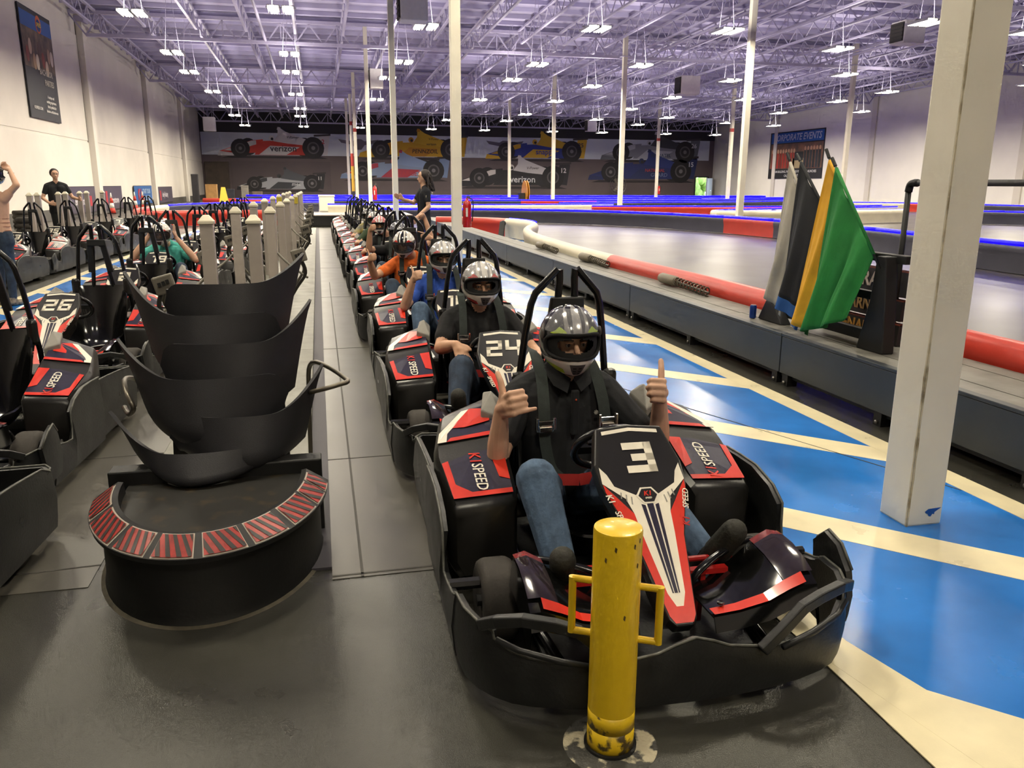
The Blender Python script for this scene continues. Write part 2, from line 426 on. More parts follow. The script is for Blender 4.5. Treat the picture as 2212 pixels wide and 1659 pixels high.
for (x, y) in LIGHTS:
    z = 7.3-.017*(y-31)
    t = empty('hanging_lamp', (x, y, z))
    row = min(ROWN, key=lambda k: abs(k-x))
    sib = sorted(q[1] for q in LIGHTS if min(ROWN, key=lambda k: abs(k-q[0])) == row); k = sib.index(y)
    tag(t, 'twin tube lamp in the %s ceiling row from the left, %s from the far end' % (ROWN[row], NTH[len(sib)-1-k]), 'lamp', 'twin tube lamps hanging under the roof')
    o = bpy.data.objects.new('lamp_tubes', lt_me); COL.objects.link(o); o.parent = t
    o = bpy.data.objects.new('reflector', lr_me); COL.objects.link(o); o.parent = t
    hh = roof(y)-z+.01
    b = MB(); 
    for s in (-1, 1): b.tube([(s*.3, 0, .1), (s*.05, .1, hh)], .012, 5)
    b.build('hanger_rod', m_steel, t)
    ld = bpy.data.lights.new('lamp_light', 'AREA'); ld.shape = 'RECTANGLE'; ld.size = .85; ld.size_y = 1.15; ld.energy = LAMP_W if y > 26 else LAMP_NEAR; ld.color = (1.0, .90, .70); ld.spread = PI*.95
    lo = bpy.data.objects.new('lamp_light', ld); COL.objects.link(lo); lo.parent = t; lo.location = (0, 0, -.03)
    lu = bpy.data.lights.new('lamp_uplight', 'AREA'); lu.shape = 'RECTANGLE'; lu.size = .85; lu.size_y = 1.15; lu.energy = ld.energy*.22; lu.color = (1.0, .92, .78)
    lo = bpy.data.objects.new('lamp_uplight', lu); COL.objects.link(lo); lo.parent = t; lo.location = (0, 0, .16); lo.rotation_euler = (PI, 0, 0)

# heaters / blower boxes under the roof
m_unit = mat('heater casing', '#dcd8da', .5, var=.04); m_grill = mat('dark fan grille', '#2b2622', .6, var=.4, vscale=20)
def blower(x, y, z, w, h, d, lab):
    t = empty('unit_heater', (x, y, z)); tag(t, lab, 'heater', 'heaters hung under the roof')
    MB().box(-w/2, w/2, -d/2, d/2, 0, h).build('casing', m_unit, t, bevel=.03)
    MB().box(-w/2-.06, -w/2-.002, -d/2+.06, d/2-.06, .08, h-.08).build('fan_grille', m_grill, t)
    for k in range(5): MB().box(-w/2-.075, -w/2-.06, -d/2+.08, d/2-.08, .12+k*(h-.3)/4, .16+k*(h-.3)/4).build('louver', m_black, t)
    for s in (-1, 1): MB().tube([(s*w*.4, 0, h-.01), (s*w*.4, 0, roof(y)-z+.01)], .015, 5).build('hanger_rod', m_steel, t)
blower(3.55, 30.5, 7.1, .95, .95, .8, 'grey heater box hung beside the second white column from the deck')
blower(3.5, 48.5, 6.75, .72, 1.05, .8, 'grey heater box hung left of the third column lamp')
blower(21.6, 47.0, 6.8, 1.2, 1.05, .9, 'pale heater box hung above the blue and white race car print')
blower(24.6, 32.0, 7.45, 1.0, .9, .9, 'heater box with dark grille hung left of the big near column')
blower(-9.1, 80.0, 6.1, 1.0, 1.2, .9, 'white heater box hung in the far left corner of the hall')
blower(26.0, 78.0, 6.6, .9, 1.1, .9, 'small heater box hung above the middle of the far mural')

# ---------------------------------------------------------------- mural race cars printed on the far wall
PAINT = {}
def ink(h): return mat('print '+h, h, .55)
def race_car(x0, x1, z0, body, top, accent, wing, name, words, num, numc, sa=None):
    L = x1-x0; y = YB-.034
    def P(pts, h, dy):
        b.cur = mats.index(ink(h)) if ink(h) in mats else (mats.append(ink(h)) or len(mats)-1)
        b.prism([(x0+u*L, z0+v*L) for u, v in pts], lambda u, v, d: (u, y-dy-d, v), .002)
    def circ(u, v, r, h, dy): P([(u+r*math.cos(a*PI/9), v+r*math.sin(a*PI/9)) for a in range(18)], h, dy)
    b = MB(); mats = []
    P([(.03, .0), (.97, .0), (.9, .018), (.1, .018)], '#2c2528', 0)
    for u, r in ((.27, .075), (.76, .085)): circ(u, .10, r, '#1b1a1b', .002)
    P([(0, .02), (.14, .02), (.14, .075), (.015, .06)], wing, .004)
    P([(.02, .06), (.30, .155), (.40, .165), (.40, .05), (.16, .04)], body, .006)
    P([(.05, .065), (.30, .152), (.34, .155), (.34, .12), (.14, .062)], accent, .008)
    P([(.32, .03), (.80, .03), (.85, .14), (.66, .19), (.50, .155), (.38, .15)], body, .010)
    P([(.36, .032), (.60, .032), (.72, .10), (.46, .11)], sa or accent, .012)
    P([(.49, .15), (.53, .20), (.535, .265), (.56, .262), (.60, .235), (.83, .15), (.84, .11), (.62, .13)], top, .014)
    P([(.525, .25), (.535, .275), (.56, .27), (.555, .245)], accent, .016)
    circ(.475, .175, .024, accent, .016); circ(.48, .17, .012, '#222222', .018)
    P([(.86, .04), (.90, .21), (.985, .215), (.99, .19), (.965, .03)], wing, .012)
    P([(.85, .195), (1.0, .205), (1.0, .222), (.85, .212)], '#3a3436', .014)
    for u, v, r in ((.20, .085, .083), (.84, .095, .098)):
        circ(u, v, r, '#151415', .018); circ(u, v, r*.55, '#5c5759', .020); circ(u, v, r*.42, '#242224', .022); circ(u, v, r*.18, '#7d787a', .024)
    o = b.build('race_car_print', mats, wb)
    o['label'] = name
    for (s, u, v, sz, h, sh) in words:
        text('print_lettering', s, sz*L, frame((x0+u*L, y-.03, z0+v*L), (1, 0, 0), (0, 0, 1)), ink(h), o, shear=sh, bold=.004*L*sz*3, ext=.001)
    if num: text('print_number', num, .055*L, frame((x0+.93*L, y-.03, z0+.15*L), (1, 0, 0), (0, 0, 1)), ink(numc), o, bold=.01, ext=.001)
    return o
race_car(-9.7, 1.6, 4.1, '#cf3a2b', '#d9d4d2', '#d8d5d2', '#d6d3d2', 'red and white race car print', [('verizon', .575, .085, .078, '#231f20', 0), ('V-Power', .66, .185, .03, '#55494a', .2)], '2', '#b32222')
race_car(4.4, 16.1, 4.1, '#d9a91c', '#e3bb2e', '#c78a12', '#e2b52a', 'yellow race car print', [('PENNZOIL', .60, .075, .05, '#3a2a12', .15), ('verizon', .66, .14, .03, '#3a2a12', 0), ('V-Power', .68, .185, .026, '#6d5412', .2)], '2', '#8a2a16')
race_car(2.4, 14.2, 1.9, '#8fa0be', '#93a8cc', '#b53b4c', '#7f93b6', 'light blue race car print', [('TARGET', .62, .065, .055, '#c23a44', 0)], None, '#ffffff')
race_car(18.0, 29.7, 4.1, '#27388f', '#d9b02b', '#d8ac28', '#dcb02c', 'yellow and blue race car print', [('snapple', .59, .085, .07, '#28409c', 0)], '25', '#23263c')
race_car(14.7, 27.8, 1.15, '#1e1d21', '#d6d2d2', '#e0d8d4', '#242328', 'black and white race car print', [('verizon', .575, .075, .074, '#e6e6e6', 0), ('V-Power', .66, .17, .03, '#55494a', .2)], '12', '#e8e0e0', '#26252a')
race_car(31.2, 43.4, 4.15, '#8f9298', '#3a3c42', '#c2c5c9', '#6e7177', 'silver race car print', [('NOVATEL', .60, .06, .045, '#33485f', 0)], '26', '#e4e6e8')
race_car(29.8, 43.2, 1.9, '#27336f', '#2b3c80', '#23305f', '#26315f', 'dark blue race car print', [('NATIONAL', .60, .10, .036, '#d04a3e', .1), ('GUARD', .64, .062, .045, '#7484a8', 0)], '15', '#e6e6ea')
MB().box(-8.5, 1.45, YB-.075, YB-.03, .2, 3.8).build('mural_panel', mat('panel asphalt print', '#5c5152', .6, var=.1, vscale=.4), wb)
o = race_car(-8.1, .95, .75, '#b4b6bb', '#55585e', '#3a3c40', '#26262a', 'silver and black race car print', [('mec', .66, .085, .06, '#dfe2e2', .15)], '11', '#e8e8e8')
o.location = (0, -.05, 0)
def eagle(x, z, s, h):
    pts = [(-1, .15), (-.3, .06), (-.12, .16), (.12, .16), (.3, .06), (1, .15), (.85, -.02), (.3, -.12), (.12, -.35), (-.12, -.35), (-.3, -.12), (-.85, -.02)]
    MB().prism([(x+u*s, z+v*s) for u, v in pts], lambda u, v, d: (u, YB-.034-d, v), .003).build('winged_badge', ink(h), wb)
eagle(4.45, 5.8, 2.1, '#6f6a72'); eagle(20.2, 5.9, 2.1, '#5e5a66')
# chequered wall speckle of the workshop corner at the far left
tag(MB().box(-11.0, -8.7, YB-.3, YB-.05, 0, 3.7).build('workshop_partition', mat('brown partition', '#4d4338', .7, var=.2, vscale=2), bevel=.02), 'dark brown partition beside the far left mural panel', 'partition')

# ---------------------------------------------------------------- posters
def poster(name, lab, o, ux, w, h, parts, th=.05):
    """hung sheet: local u to the reader's right, v up, origin lower left"""
    t = empty(name, o); tag(t, lab, 'poster')
    ux = V(ux); nrm = ux.cross(V((0, 0, 1)))
    def to3(u, v, d): return ux*u+V((0, 0, v))+nrm*d
    MB().prism([(0, 0), (w, 0), (w, h), (0, h)], lambda u, v, d: to3(u, v, d), th).build('sheet', ink('#24242a'), t)
    for kind, *a in parts:
        if kind == 'r':
            u0, v0, u1, v1, c, lv = a
            MB().prism([(u0, v0), (u1, v0), (u1, v1), (u0, v1)], lambda u, v, d: to3(u, v, th+lv*.004+d), .003).build('printed_area', c if not isinstance(c, str) else ink(c), t)
        elif kind == 'c':
            u, v, r, c, lv, sy = a
            MB().prism([(u+r*math.cos(k*PI/10), v+sy*r*math.sin(k*PI/10)) for k in range(20)], lambda u, v, d: to3(u, v, th+lv*.004+d), .003).build('printed_area', ink(c), t)
        elif kind == 't':
            s, u, v, sz, c, sh = a
            text('lettering', s, sz, frame(to3(u, v, th+.03), ux, (0, 0, 1)), ink(c), t, shear=sh, bold=sz*.02, ext=.001)
    return t
m_crowd = mat('crowd photo print', '#7d6a52', .6, col2='#3a3230', vscale=2.2)
bp = [('r', .05, 6.2*.5+.6, 4.05, 4.15, '#1d4f93', 1), ('r', .05, 2.0, 4.05, 3.72, m_crowd, 1), ('r', 0.05, 3.55, 4.05, 4.15, '#23549a', 2),
      ('c', 2.35, 3.88, .36, '#d0622a', 3, 1.0), ('c', 2.35, 3.84, .27, '#1b3f7a', 4, .9), ('t', 'SPEED', 2.35, 3.85, .22, '#e8c83a', 0),
      ('t', 'BACHELOR', 2.6, 1.95, .34, '#a79f92', 0), ('t', 'PARTIES', 2.9, 1.55, .34, '#a79f92', 0),
      ('t', 'A unique and', 2.85, .98, .17, '#d8d4cc', 0), ('t', 'exciting experience', 2.85, .78, .17, '#d8d4cc', 0), ('t', 'that is perfect for', 2.85, .58, .17, '#d8d4cc', 0), ('t', 'Bachelor and Bachelorette', 2.85, .38, .15, '#d8d4cc', 0),
      ('t', 'K1SPEED.COM', 1.0, .42, .17, '#d8d4cc', 0)]
for i in range(9): bp.append(('c', .5+i*.4, 2.5+.35*math.sin(i*1.9), .2, ['#8d4a36', '#c2ab8d', '#a88a68', '#d2c4ae', '#5a4438'][i % 5], 3, 1.6))
poster('wall_banner', 'tall dark banner with blue top hung high on the left wall', (XL+.06, 38.2, 4.2), (0, 1, 0), 4.1, 4.35, bp)
cp = [('r', .2, 3.4, 9.2, 4.35, '#2a62ad', 1), ('t', 'CORPORATE EVENTS', 4.7, 3.86, .86, '#c9d2dc', .2), ('r', .2, .95, 9.2, 3.3, mat('group photo print', '#8a5e4a', .6, col2='#4c403c', vscale=1.1), 1),
      ('t', 'TEAM BUILDING, PARTIES AND PRODUCT LAUNCHES', 4.7, .66, .31, '#e4e4e4', 0), ('t', 'CALL OUR EVENT TEAM', 4.7, .27, .31, '#e4e4e4', 0)]
for i in range(9): cp += [('r', .5+i*.48, 1.0, .82+i*.48, 2.45, '#b0332c' if i % 3 else '#8c2622', 3), ('c', .66+i*.48, 2.62, .17, '#c99a7d', 4, 1.2)]
cp += [('r', 4.2, .98, 6.2, 1.9, '#b9a67e', 3), ('r', 4.6, 1.7, 6.1, 2.5, '#23262c', 4)]
for i in range(6): cp += [('r', 6.2+i*.48, 1.0, 6.55+i*.48, 2.6, '#20232a' if i % 2 else '#2c2f38', 5), ('c', 6.37+i*.48, 2.78, .16, '#b88b70', 6, 1.2)]
poster('wall_poster', 'corporate events poster with group photo on the right wall', (XR-.02, 77.5, 2.3), (0, -1, 0), 9.3, 4.45, cp)
def low_banner(y0, y1, z0, z1, c, words, lab):
    parts = [('r', .03, .03, y1-y0-.03, z1-z0-.03, c, 1)]+words
    poster('sponsor_banner', lab, (XL+.12, y0, z0), (0, 1, 0), y1-y0, z1-z0, parts, .03)
low_banner(41.5, 46.6, .15, 1.42, '#4b4452', [('t', 'Bridgestone', 2.4, .55, .5, '#cfc9cf', 0), ('r', 3.9, .3, 4.3, .8, '#b4323c', 3)], 'purple grey sponsor banner low on the left wall behind the man in black')
low_banner(48.2, 52.6, .15, 1.42, '#4d4654', [('t', 'Firestone', 2.4, .5, .5, '#d8d2d6', 0), ('r', .5, .3, .9, 1.0, '#b4323c', 3)], 'purple grey sponsor banner between the left wall pilaster and blue sign')
low_banner(56.0, 61.7, .22, 1.42, '#2b5f9f', [('t', 'K1', 1.5, .6, 1.0, '#c8383c', .15), ('t', 'START YOUR', 3.7, .82, .42, '#aac4e0', 0), ('t', 'RACE HERE', 3.7, .38, .42, '#aac4e0', 0)], 'blue sponsor sign with red lettering low on the left wall')
low_banner(63.6, 70.0, .15, 1.32, '#4b4450', [('t', 'Indy Racing', 3, .6, .5, '#cfc9cf', 0), ('r', 1.0, .2, 1.5, .9, '#b4323c', 3)], 'purple grey sponsor banner farthest along the left wall')
for x, y in ((-10.6, 47.4), (-10.6, 53.2), (-10.5, 55.0)):
    t = empty('traffic_cone', (x, y, 0)); tag(t, 'red and white striped cone standing %s of the left wall banners' % {47.4: 'in front', 53.2: 'at the middle', 55.0: 'at the far side'}[y], 'cone', 'striped cones along the left wall')
    MB().box(-.22, .22, -.22, .22, 0, .04).build('base', m_black, t)
    for k in range(4):
        z0, z1 = .04+k*.26, .04+(k+1)*.26
        MB().lathe([(.17-.15*z0/1.1, z0), (.17-.15*z1/1.1, z1)], 14).build('band', ink('#c33a2c' if k % 2 == 0 else '#e6e0d8'), t, smooth=True)
# ================================================================= go-karts
k_pl = mat('scuffed black plastic', '#1d1e1e', .42, var=.35, vscale=9, bump=.12, bscale=70, rvar=.12)
k_edge = mat('worn grey edge', '#55554f', .5, var=.4, vscale=30)
k_pod = mat('satin black plastic', '#1f1e1c', .3, var=.2, vscale=5, bump=.03, bscale=120)
k_gloss = mat('gloss black shell', '#0d0d0d', .13, coat=.5, var=.2, vscale=4)
k_tube = mat('black powder coat', '#101012', .25, coat=.3)
k_tyre = mat('slick tyre rubber', '#38342f', .8, var=.2, vscale=12, bump=.1, bscale=90)
k_rim = mat('wheel rim', '#8d8a84', .3, .9)
k_red = mat('red vinyl', '#d3321f', .28, coat=.4, var=.06, vscale=10)
k_navy = mat('navy carbon vinyl', '#211d33', .28, coat=.4, var=.25, vscale=60)
k_white = mat('white vinyl', '#ece5d3', .3, coat=.3, var=.04, vscale=10)
k_blk = mat('black vinyl', '#151414', .3, coat=.3, var=.2, vscale=14)
k_grey = mat('grey pad', '#8f8c84', .6, var=.1, vscale=10)
k_redp = mat('red pedal paint', '#b41f1c', .35)
k_strap = mat('dark green webbing', '#2b3330', .8, var=.15, vscale=40, bump=.15, bscale=200)
k_chrome = mat('buckle chrome', '#cfcbc2', .18, 1.0)
k_lapred = mat('red lap belt', '#a81f1a', .7)
k_disp = mat('red display digits', '#ff3a1c', .5, emit=3.0)

DIG = {'0': [[(0,0),(1,0),(1,1),(0,1),(0,0)]], '1': [[(.55,1),(1,1),(1,0)]], '2': [[(0,1),(1,1),(1,.5),(0,.5),(0,0),(1,0)]], '3': [[(0,1),(1,1),(1,0),(0,0)],[(.32,.5),(1,.5)]],
       '4': [[(0,1),(0,.45),(1,.45)],[(1,1),(1,0)]], '5': [[(1,1),(0,1),(0,.5),(1,.5),(1,0),(0,0)]], '6': [[(1,1),(0,1),(0,0),(1,0),(1,.5),(0,.5)]], '7': [[(0,1),(1,1),(1,0)]],
       '8': [[(0,0),(1,0),(1,1),(0,1),(0,0)],[(0,.5),(1,.5)]], '9': [[(0,0),(1,0),(1,1),(0,1),(0,.5),(1,.5)]]}
def strokes(num, w, h, t, slant=0.0, gap=.35):
    """list of thin rectangles (4 points) drawing block digits centred on 0,0"""
    n = len(num); tot = n*w+(n-1)*(gap*w); out = []
    for k, ch in enumerate(num):
        x0 = -tot/2+k*(w*(1+gap))
        for pl in DIG[ch]:
            for (a, b), (c, d) in zip(pl, pl[1:]):
                xa, xb = sorted((a, c)); ya, yb = sorted((b, d))
                r = [x0+xa*w-t/2, x0+xb*w+t/2, (ya-.5)*h-t/2, (yb-.5)*h+t/2]
                out.append([(r[0]+slant*r[2], r[2]), (r[1]+slant*r[2], r[2]), (r[1]+slant*r[3], r[3]), (r[0]+slant*r[3], r[3])])
    return out

NT, ND = V((0, .68, .745)), V((0, -.58, -.465)).normalized()
NN = V((0, ND.z, -ND.y)); NN = NN if NN.z > 0 else -NN
def NP(u, v, d=0): return NT+V((u, 0, 0))+ND*v+NN*d
NOUT = [(-.128, .0), (0, -.014), (.128, .0), (.165, .155), (.158, .25), (.095, .45), (.048, .74), (.03, .765), (-.03, .765), (-.048, .74), (-.095, .45), (-.158, .25), (-.165, .155)]

def bilin(q, s, t): return (V(q[0])*(1-s)+V(q[1])*s)*(1-t)+(V(q[3])*(1-s)+V(q[2])*s)*t
def on_quad(b, q, poly, off):
    n = (V(q[1])-V(q[0])).cross(V(q[3])-V(q[0])).normalized()
    if n.z < 0: n = -n
    p = [bilin(q, s, t)+n*off for s, t in poly]
    b.add(p+[x+n*.0012 for x in p], [tuple(range(len(p)))[::-1], tuple(range(len(p), 2*len(p)))]+[(i, (i+1) % len(p), len(p)+(i+1) % len(p), len(p)+i) for i in range(len(p))])

def build_kart():
    K = empty('go_kart')
    def wall(name, plan, tops, zb, t=.022, bulge=.014, parent=K, m=k_pl):
        grid = []
        n = len(plan)
        for lv in (0, .12, .5, .9, 1):
            row = []
            for i, (x, y) in enumerate(plan):
                a = V(plan[max(i-1, 0)]); c = V(plan[min(i+1, n-1)]); d = (c-a)
                nr = V((d.y, -d.x)).normalized()
                o = bulge*(math.sin(PI*min(1, max(0, lv)))-.6)
                row.append((x+nr.x*o, y+nr.y*o, zb+(tops[i]-zb)*lv))
            grid.append(row)
        b = MB(); b.sheet(grid, t); o = b.build(name, m, parent, auto=40)
        b = MB(); b.tube([(p[0], p[1], p[2]+.002) for p in grid[-1]], .0055, 5); b.build('worn_edge', k_edge, o, smooth=True)
        return o
    # front bumper: counter-clockwise seen from above so that the outside is outside
    half = [(0, 0), (.06, .001), (.12, .003), (.22, .010), (.30, .022), (.40, .042), (.50, .075), (.56, .105), (.61, .15), (.615, .155), (.655, .21), (.685, .29), (.695, .40), (.698, .43)]
    tops = [.268, .25, .225, .207, .195, .20, .21, .225, .25, .275, .285, .29, .285, .27]
    plan = [(-x, y) for x, y in half[:0:-1]]+half; tp = tops[:0:-1]+tops
    wall('front_bumper', plan, tp, .045)
    for s in (-1, 1):
        pts = [(.225, .004, .200), (.30, .014, .262), (.37, .026, .322), (.44, .045, .342), (.53, .075, .352), (.60, .13, .325), (.64, .19, .285)]
        b = MB()
        rings = []
        for i, (x, y, z) in enumerate(pts):
            a, c = V(pts[max(i-1, 0)]), V(pts[min(i+1, 6)]); d = (c-a).normalized(); nr = V((d.y, -d.x, 0)).normalized(); up = nr.cross(d)
            if up.z < 0: up = -up
            p = V((x, y, z)); rings.append([p+nr*.016+up*.018, p+nr*.016-up*.018, p-nr*.016-up*.018, p-nr*.016+up*.018])
        rings = [[(s*q.x, q.y, q.z) for q in r] for r in rings]
        b.rings(rings); b.build('bumper_grip', k_pl, K, bevel=.005)
        # lip of the slot
        b = MB(); b.tube([(s*.30, .008, .20), (s*.42, .036, .222), (s*.54, .085, .245), (s*.60, .135, .26)], .011, 6); b.build('bumper_lip', k_pl, K, smooth=True)
        # side bumper in two overlapping panels
        ys = [.40, .46, .60, .70, .715, .72, .80, .95, 1.10, 1.22]; zt = [.28, .255, .225, .215, .28, .37, .42, .455, .455, .45]
        pl = [(s*.70, y) for y in ys]
        if s < 0: pl, zt = pl[::-1], zt[::-1]
        wall('side_bumper', pl, zt, .05)
        ys = [1.19, 1.21, 1.40, 1.65, 1.88, 1.97]; zt = [.37, .425, .415, .395, .37, .33]
        pl = [(s*.685, y) for y in ys]
        if s < 0: pl, zt = pl[::-1], zt[::-1]
        wall('side_bumper', pl, zt, .06)
        if s > 0:
            wall('corner_flap', [(.712, .26), (.718, .34), (.716, .42), (.71, .48)], [.30, .365, .385, .33], .10)
        for y in (.55, 1.05, 1.6):
            MB().cyl((s*.55, y, .24), (s*.69, y, .24), .022, 8).build('bumper_bracket', k_tube, K, smooth=False)
    plan = [(.685, 1.93), (.68, 1.99), (.64, 2.03), (.4, 2.045), (0, 2.05), (-.4, 2.045), (-.64, 2.03), (-.68, 1.99), (-.685, 1.93)]
    wall('rear_bumper', plan, [.33, .34, .345, .33, .32, .33, .345, .34, .33], .07)
    # tray and frame
    MB().box(-.40, .40, .16, 1.5, .045, .06).build('floor_tray', k_pl, K)
    b = MB(); 
    for s in (-1, 1): b.tube([(s*.36, .16, .09), (s*.40, .6, .09), (s*.33, 1.0, .09), (s*.33, 1.9, .12)], .018, 8)
    b.tube([(-.36, .18, .09), (.36, .18, .09)], .018, 8); b.tube([(-.52, .6, .14), (.52, .6, .14)], .016, 8); b.tube([(-.56, 1.68, .145), (.56, 1.68, .145)], .022, 8)
    b.build('frame', k_tube, K, smooth=True)
    MB().box(-.30, .30, 1.62, 1.95, .12, .40).build('motor_cover', k_pod, K, bevel=.03)
    # wheels
    for (x, y, r, w) in ((-.515, .585, .15, .135), (.515, .585, .15, .135), (-.565, 1.68, .148, .17), (.565, 1.68, .148, .17)):
        t = MB().lathe([(.075, -w/2+.012), (r*.80, -w/2), (r*.93, -w/2+.008), (r*.985, -w/2+.022), (r, -w/4), (r, w/4), (r*.985, w/2-.022), (r*.93, w/2-.008), (r*.80, w/2), (.075, w/2-.012)], 28, (x, y, r), 'x').build('tyre', k_tyre, K, auto=45)
        so = 1 if x > 0 else -1
        rb = MB().lathe([(.02, -w/2+.03), (.078, -w/2+.016), (.078, w/2-.016), (.02, w/2-.03)], 20, (x, y, r), 'x').build('rim', k_rim, t, auto=40)
        MB().cyl((x+so*(w/2-.03), y, r), (x+so*(w/2+.005), y, r), .022, 10).build('hub', k_tube, t)
    # side pods with printed decals
    for s in (-1, 1):
        secs = [(.875, .385, .615, .10, .375, .385), (.895, .37, .635, .085, .40, .415), (.95, .36, .645, .08, .42, .435), (1.20, .352, .665, .08, .495, .53), (1.26, .352, .66, .08, .52, .555), (1.50, .345, .61, .10, .575, .635), (1.62, .35, .57, .16, .56, .63), (1.74, .37, .52, .25, .48, .52)]
        rings = []
        for (y, xi, xo, z0, zo, zi) in secs:
            rings.append([(s*xi, y, z0), (s*(xo-.03), y, z0), (s*xo, y, z0+.06), (s*xo, y, zo-.03), (s*(xo-.02), y, zo), (s*(xi+.02), y, zi), (s*xi, y, zi-.02)])
        pod = MB().rings(rings).build('side_pod', k_pod, K, auto=35)
        q1 = [(s*.625, .905, .407), (s*.378, .905, .4225), (s*.368, 1.19, .529), (s*.65, 1.19, .495)]
        q2 = [(s*.648, 1.262, .5235), (s*.366, 1.262, .5575), (s*.362, 1.50, .6375), (s*.598, 1.50, .579)]
        if s < 0: pass
        b = MB(); on_quad(b, q1, [(.02, .03), (.98, .02), (.98, .97), (.55, .97), (.02, .82)], .004); b.build('decal_base', k_navy, pod)
        b = MB(); on_quad(b, q1, [(.02, .03), (.98, .02), (.98, .11), (.34, .12), (.12, .32), (.12, .85), (.02, .82)], .006); on_quad(b, q1, [(.98, .28), (.82, .36), (.76, .97), (.98, .97)], .006); b.build('decal_red', k_red, pod)
        b = MB(); on_quad(b, q2, [(.02, .03), (.98, .03), (.98, .97), (.40, .97), (.02, .35)], .004); b.build('decal_base', k_navy, pod)
        b = MB(); on_quad(b, q2, [(.02, .03), (.16, .03), (.16, .30), (.55, .97), (.40, .97), (.02, .35)], .006); b.build('decal_white', k_white, pod)
        b = MB(); on_quad(b, q2, [(.16, .03), (.98, .03), (.98, .14), (.22, .14)], .006); on_quad(b, q2, [(.22, .46), (.45, .40), (.88, .45), (.92, .82), (.58, .97), (.55, .97)], .007); b.build('decal_red', k_red, pod)
        n = (V(q1[1])-V(q1[0])).cross(V(q1[3])-V(q1[0])).normalized(); n = n if n.z > 0 else -n
        xax, yax = (V((0, -1, -.31)), V((1, 0, .1))) if s < 0 else (V((0, 1, .31)), V((-1, 0, .1)))
        for body, cc, t0, wgt in (('K1', k_red, .83 if s < 0 else .17, .006), ('SPEED', k_white, .42 if s < 0 else .57, .003)):
            o = bilin(q1, .52, t0 if s < 0 else t0)+n*.008
            text('decal_lettering', body, .066, frame(o, xax, yax), cc, pod, shear=.15, bold=wgt*.15, sx=1.0)
        # front fairing over the wheel
        xs = [.505, .492, .45, .39, .32, .22, .13]; g = []
        for v in (0, .12, .35, .62, .80, .93, 1.0):
            row = []
            for i, x in enumerate(xs):
                u = i/6.0
                zr = interp([(0, .29), (.1, .385), (.3, .405), (.5, .36), (.75, .255), (1, .235)], u)
                zf = interp([(0, .22), (.1, .315), (.3, .325), (.5, .30), (.75, .255), (1, .245)], u)
                y = .405-.28*v+.05*u*(1-v)
                z = zr+(zf-zr)*v+.035*math.sin(PI*v)*(1-u)-(.045 if v == 1.0 else 0)
                row.append((s*x, y, z))
            g.append(row)
        fb = MB(); fb.sheet(g, .008 if s > 0 else -.008); ff = fb.build('front_fairing', k_gloss, K, auto=40)
        def on_g(i0, j0): return g[i0][j0]
        def strip(rows, c0, c1, m, off, nm):
            gg = [[(p[0], p[1]-.002, p[2]+off) for p in g[r][c0:c1+1]] for r in rows]
            bb = MB(); bb.sheet(gg); bb.build(nm, m, ff, smooth=True)
        strip((4, 5), 2, 4, k_red, .012, 'decal_red'); strip((4, 5), 4, 6, k_red, .012, 'decal_red'); strip((0, 1), 1, 3, mat('red carbon fade', '#7a2a26', .2, coat=.6, var=.3, vscale=50), .012, 'decal_fade')
        strip((1, 2, 3, 4), 1, 3, mat('gloss carbon', '#2a2226', .12, coat=.8, var=.3, vscale=70), .0115, 'decal_base')
        MB().lathe([(.012, 0), (.012, .006), (.005, .008)], 10, (s*.17, .19, .268)).build('bolt', k_tube, ff)
        # foot guard loops and pedals
        MB().tube(spline([(s*.13, .40, .12), (s*.135, .36, .25), (s*.18, .36, .315), (s*.30, .42, .345), (s*.42, .48, .345), (s*.46, .52, .29), (s*.46, .54, .15)], 5), .014, 8).build('foot_guard', k_tube, K, smooth=True)
        p = MB(); p.bar((s*.20, .42, .08), (s*.20, .40, .29), .03, .018); p.bar((s*.14, .395, .285), (s*.29, .395, .285), .03, .02); p.tube([(s*.12, .46, .30), (s*.34, .46, .30)], .011, 8)
        p.build('pedal', k_redp, K)
        # folded knee pad
        pts = [(s*.345, 1.36, .61), (s*.32, 1.53, .65), (s*.39, 1.57, .675), (s*.43, 1.40, .635)]
        pk = MB(); pk.add(pts+[(x, y, z-.07) for x, y, z in pts]+[(s*.37, 1.47, .705)], [(0,1,8),(1,2,8),(2,3,8),(3,0,8),(0,4,5,1),(1,5,6,2),(2,6,7,3),(3,7,4,0),(4,7,6,5)]); pk.build('knee_pad', k_grey, K, bevel=.006)
        # hoop
        hoop = [(s*.245, 1.60, .14), (s*.232, 1.60, .55), (s*.186, 1.575, .95), (s*.164, 1.56, 1.085), (s*.146, 1.552, 1.135), (s*.046, 1.54, 1.245), (s*.037, 1.54, 1.243), (s*.035, 1.542, 1.20), (s*.042, 1.555, 1.05), (s*.085, 1.60, .70), (s*.10, 1.62, .40)]
        MB().tube(hoop, .0175, 10).build('roll_hoop', k_tube, K, auto=50)
        MB().prism([(s*.02, 1.115), (s*.078, 1.115), (s*.108, .82), (s*.056, .82), (s*.036, 1.05), (s*.02, 1.05)], lambda u, v, d: (u, 1.555+(1.115-v)*.16-.035+d, v), .03).build('headrest_pad', k_pl, K, bevel=.006)
        MB().box(s*.222-.034, s*.222+.034, 1.52, 1.572, .60, .77).build('shoulder_pad', k_pod, K, bevel=.025)
    MB().prism([(-.078, 1.118), (.078, 1.118), (.074, 1.06), (-.074, 1.06)], lambda u, v, d: (u, 1.518+d, v), .03).build('headrest_pad', k_pl, K, bevel=.006)
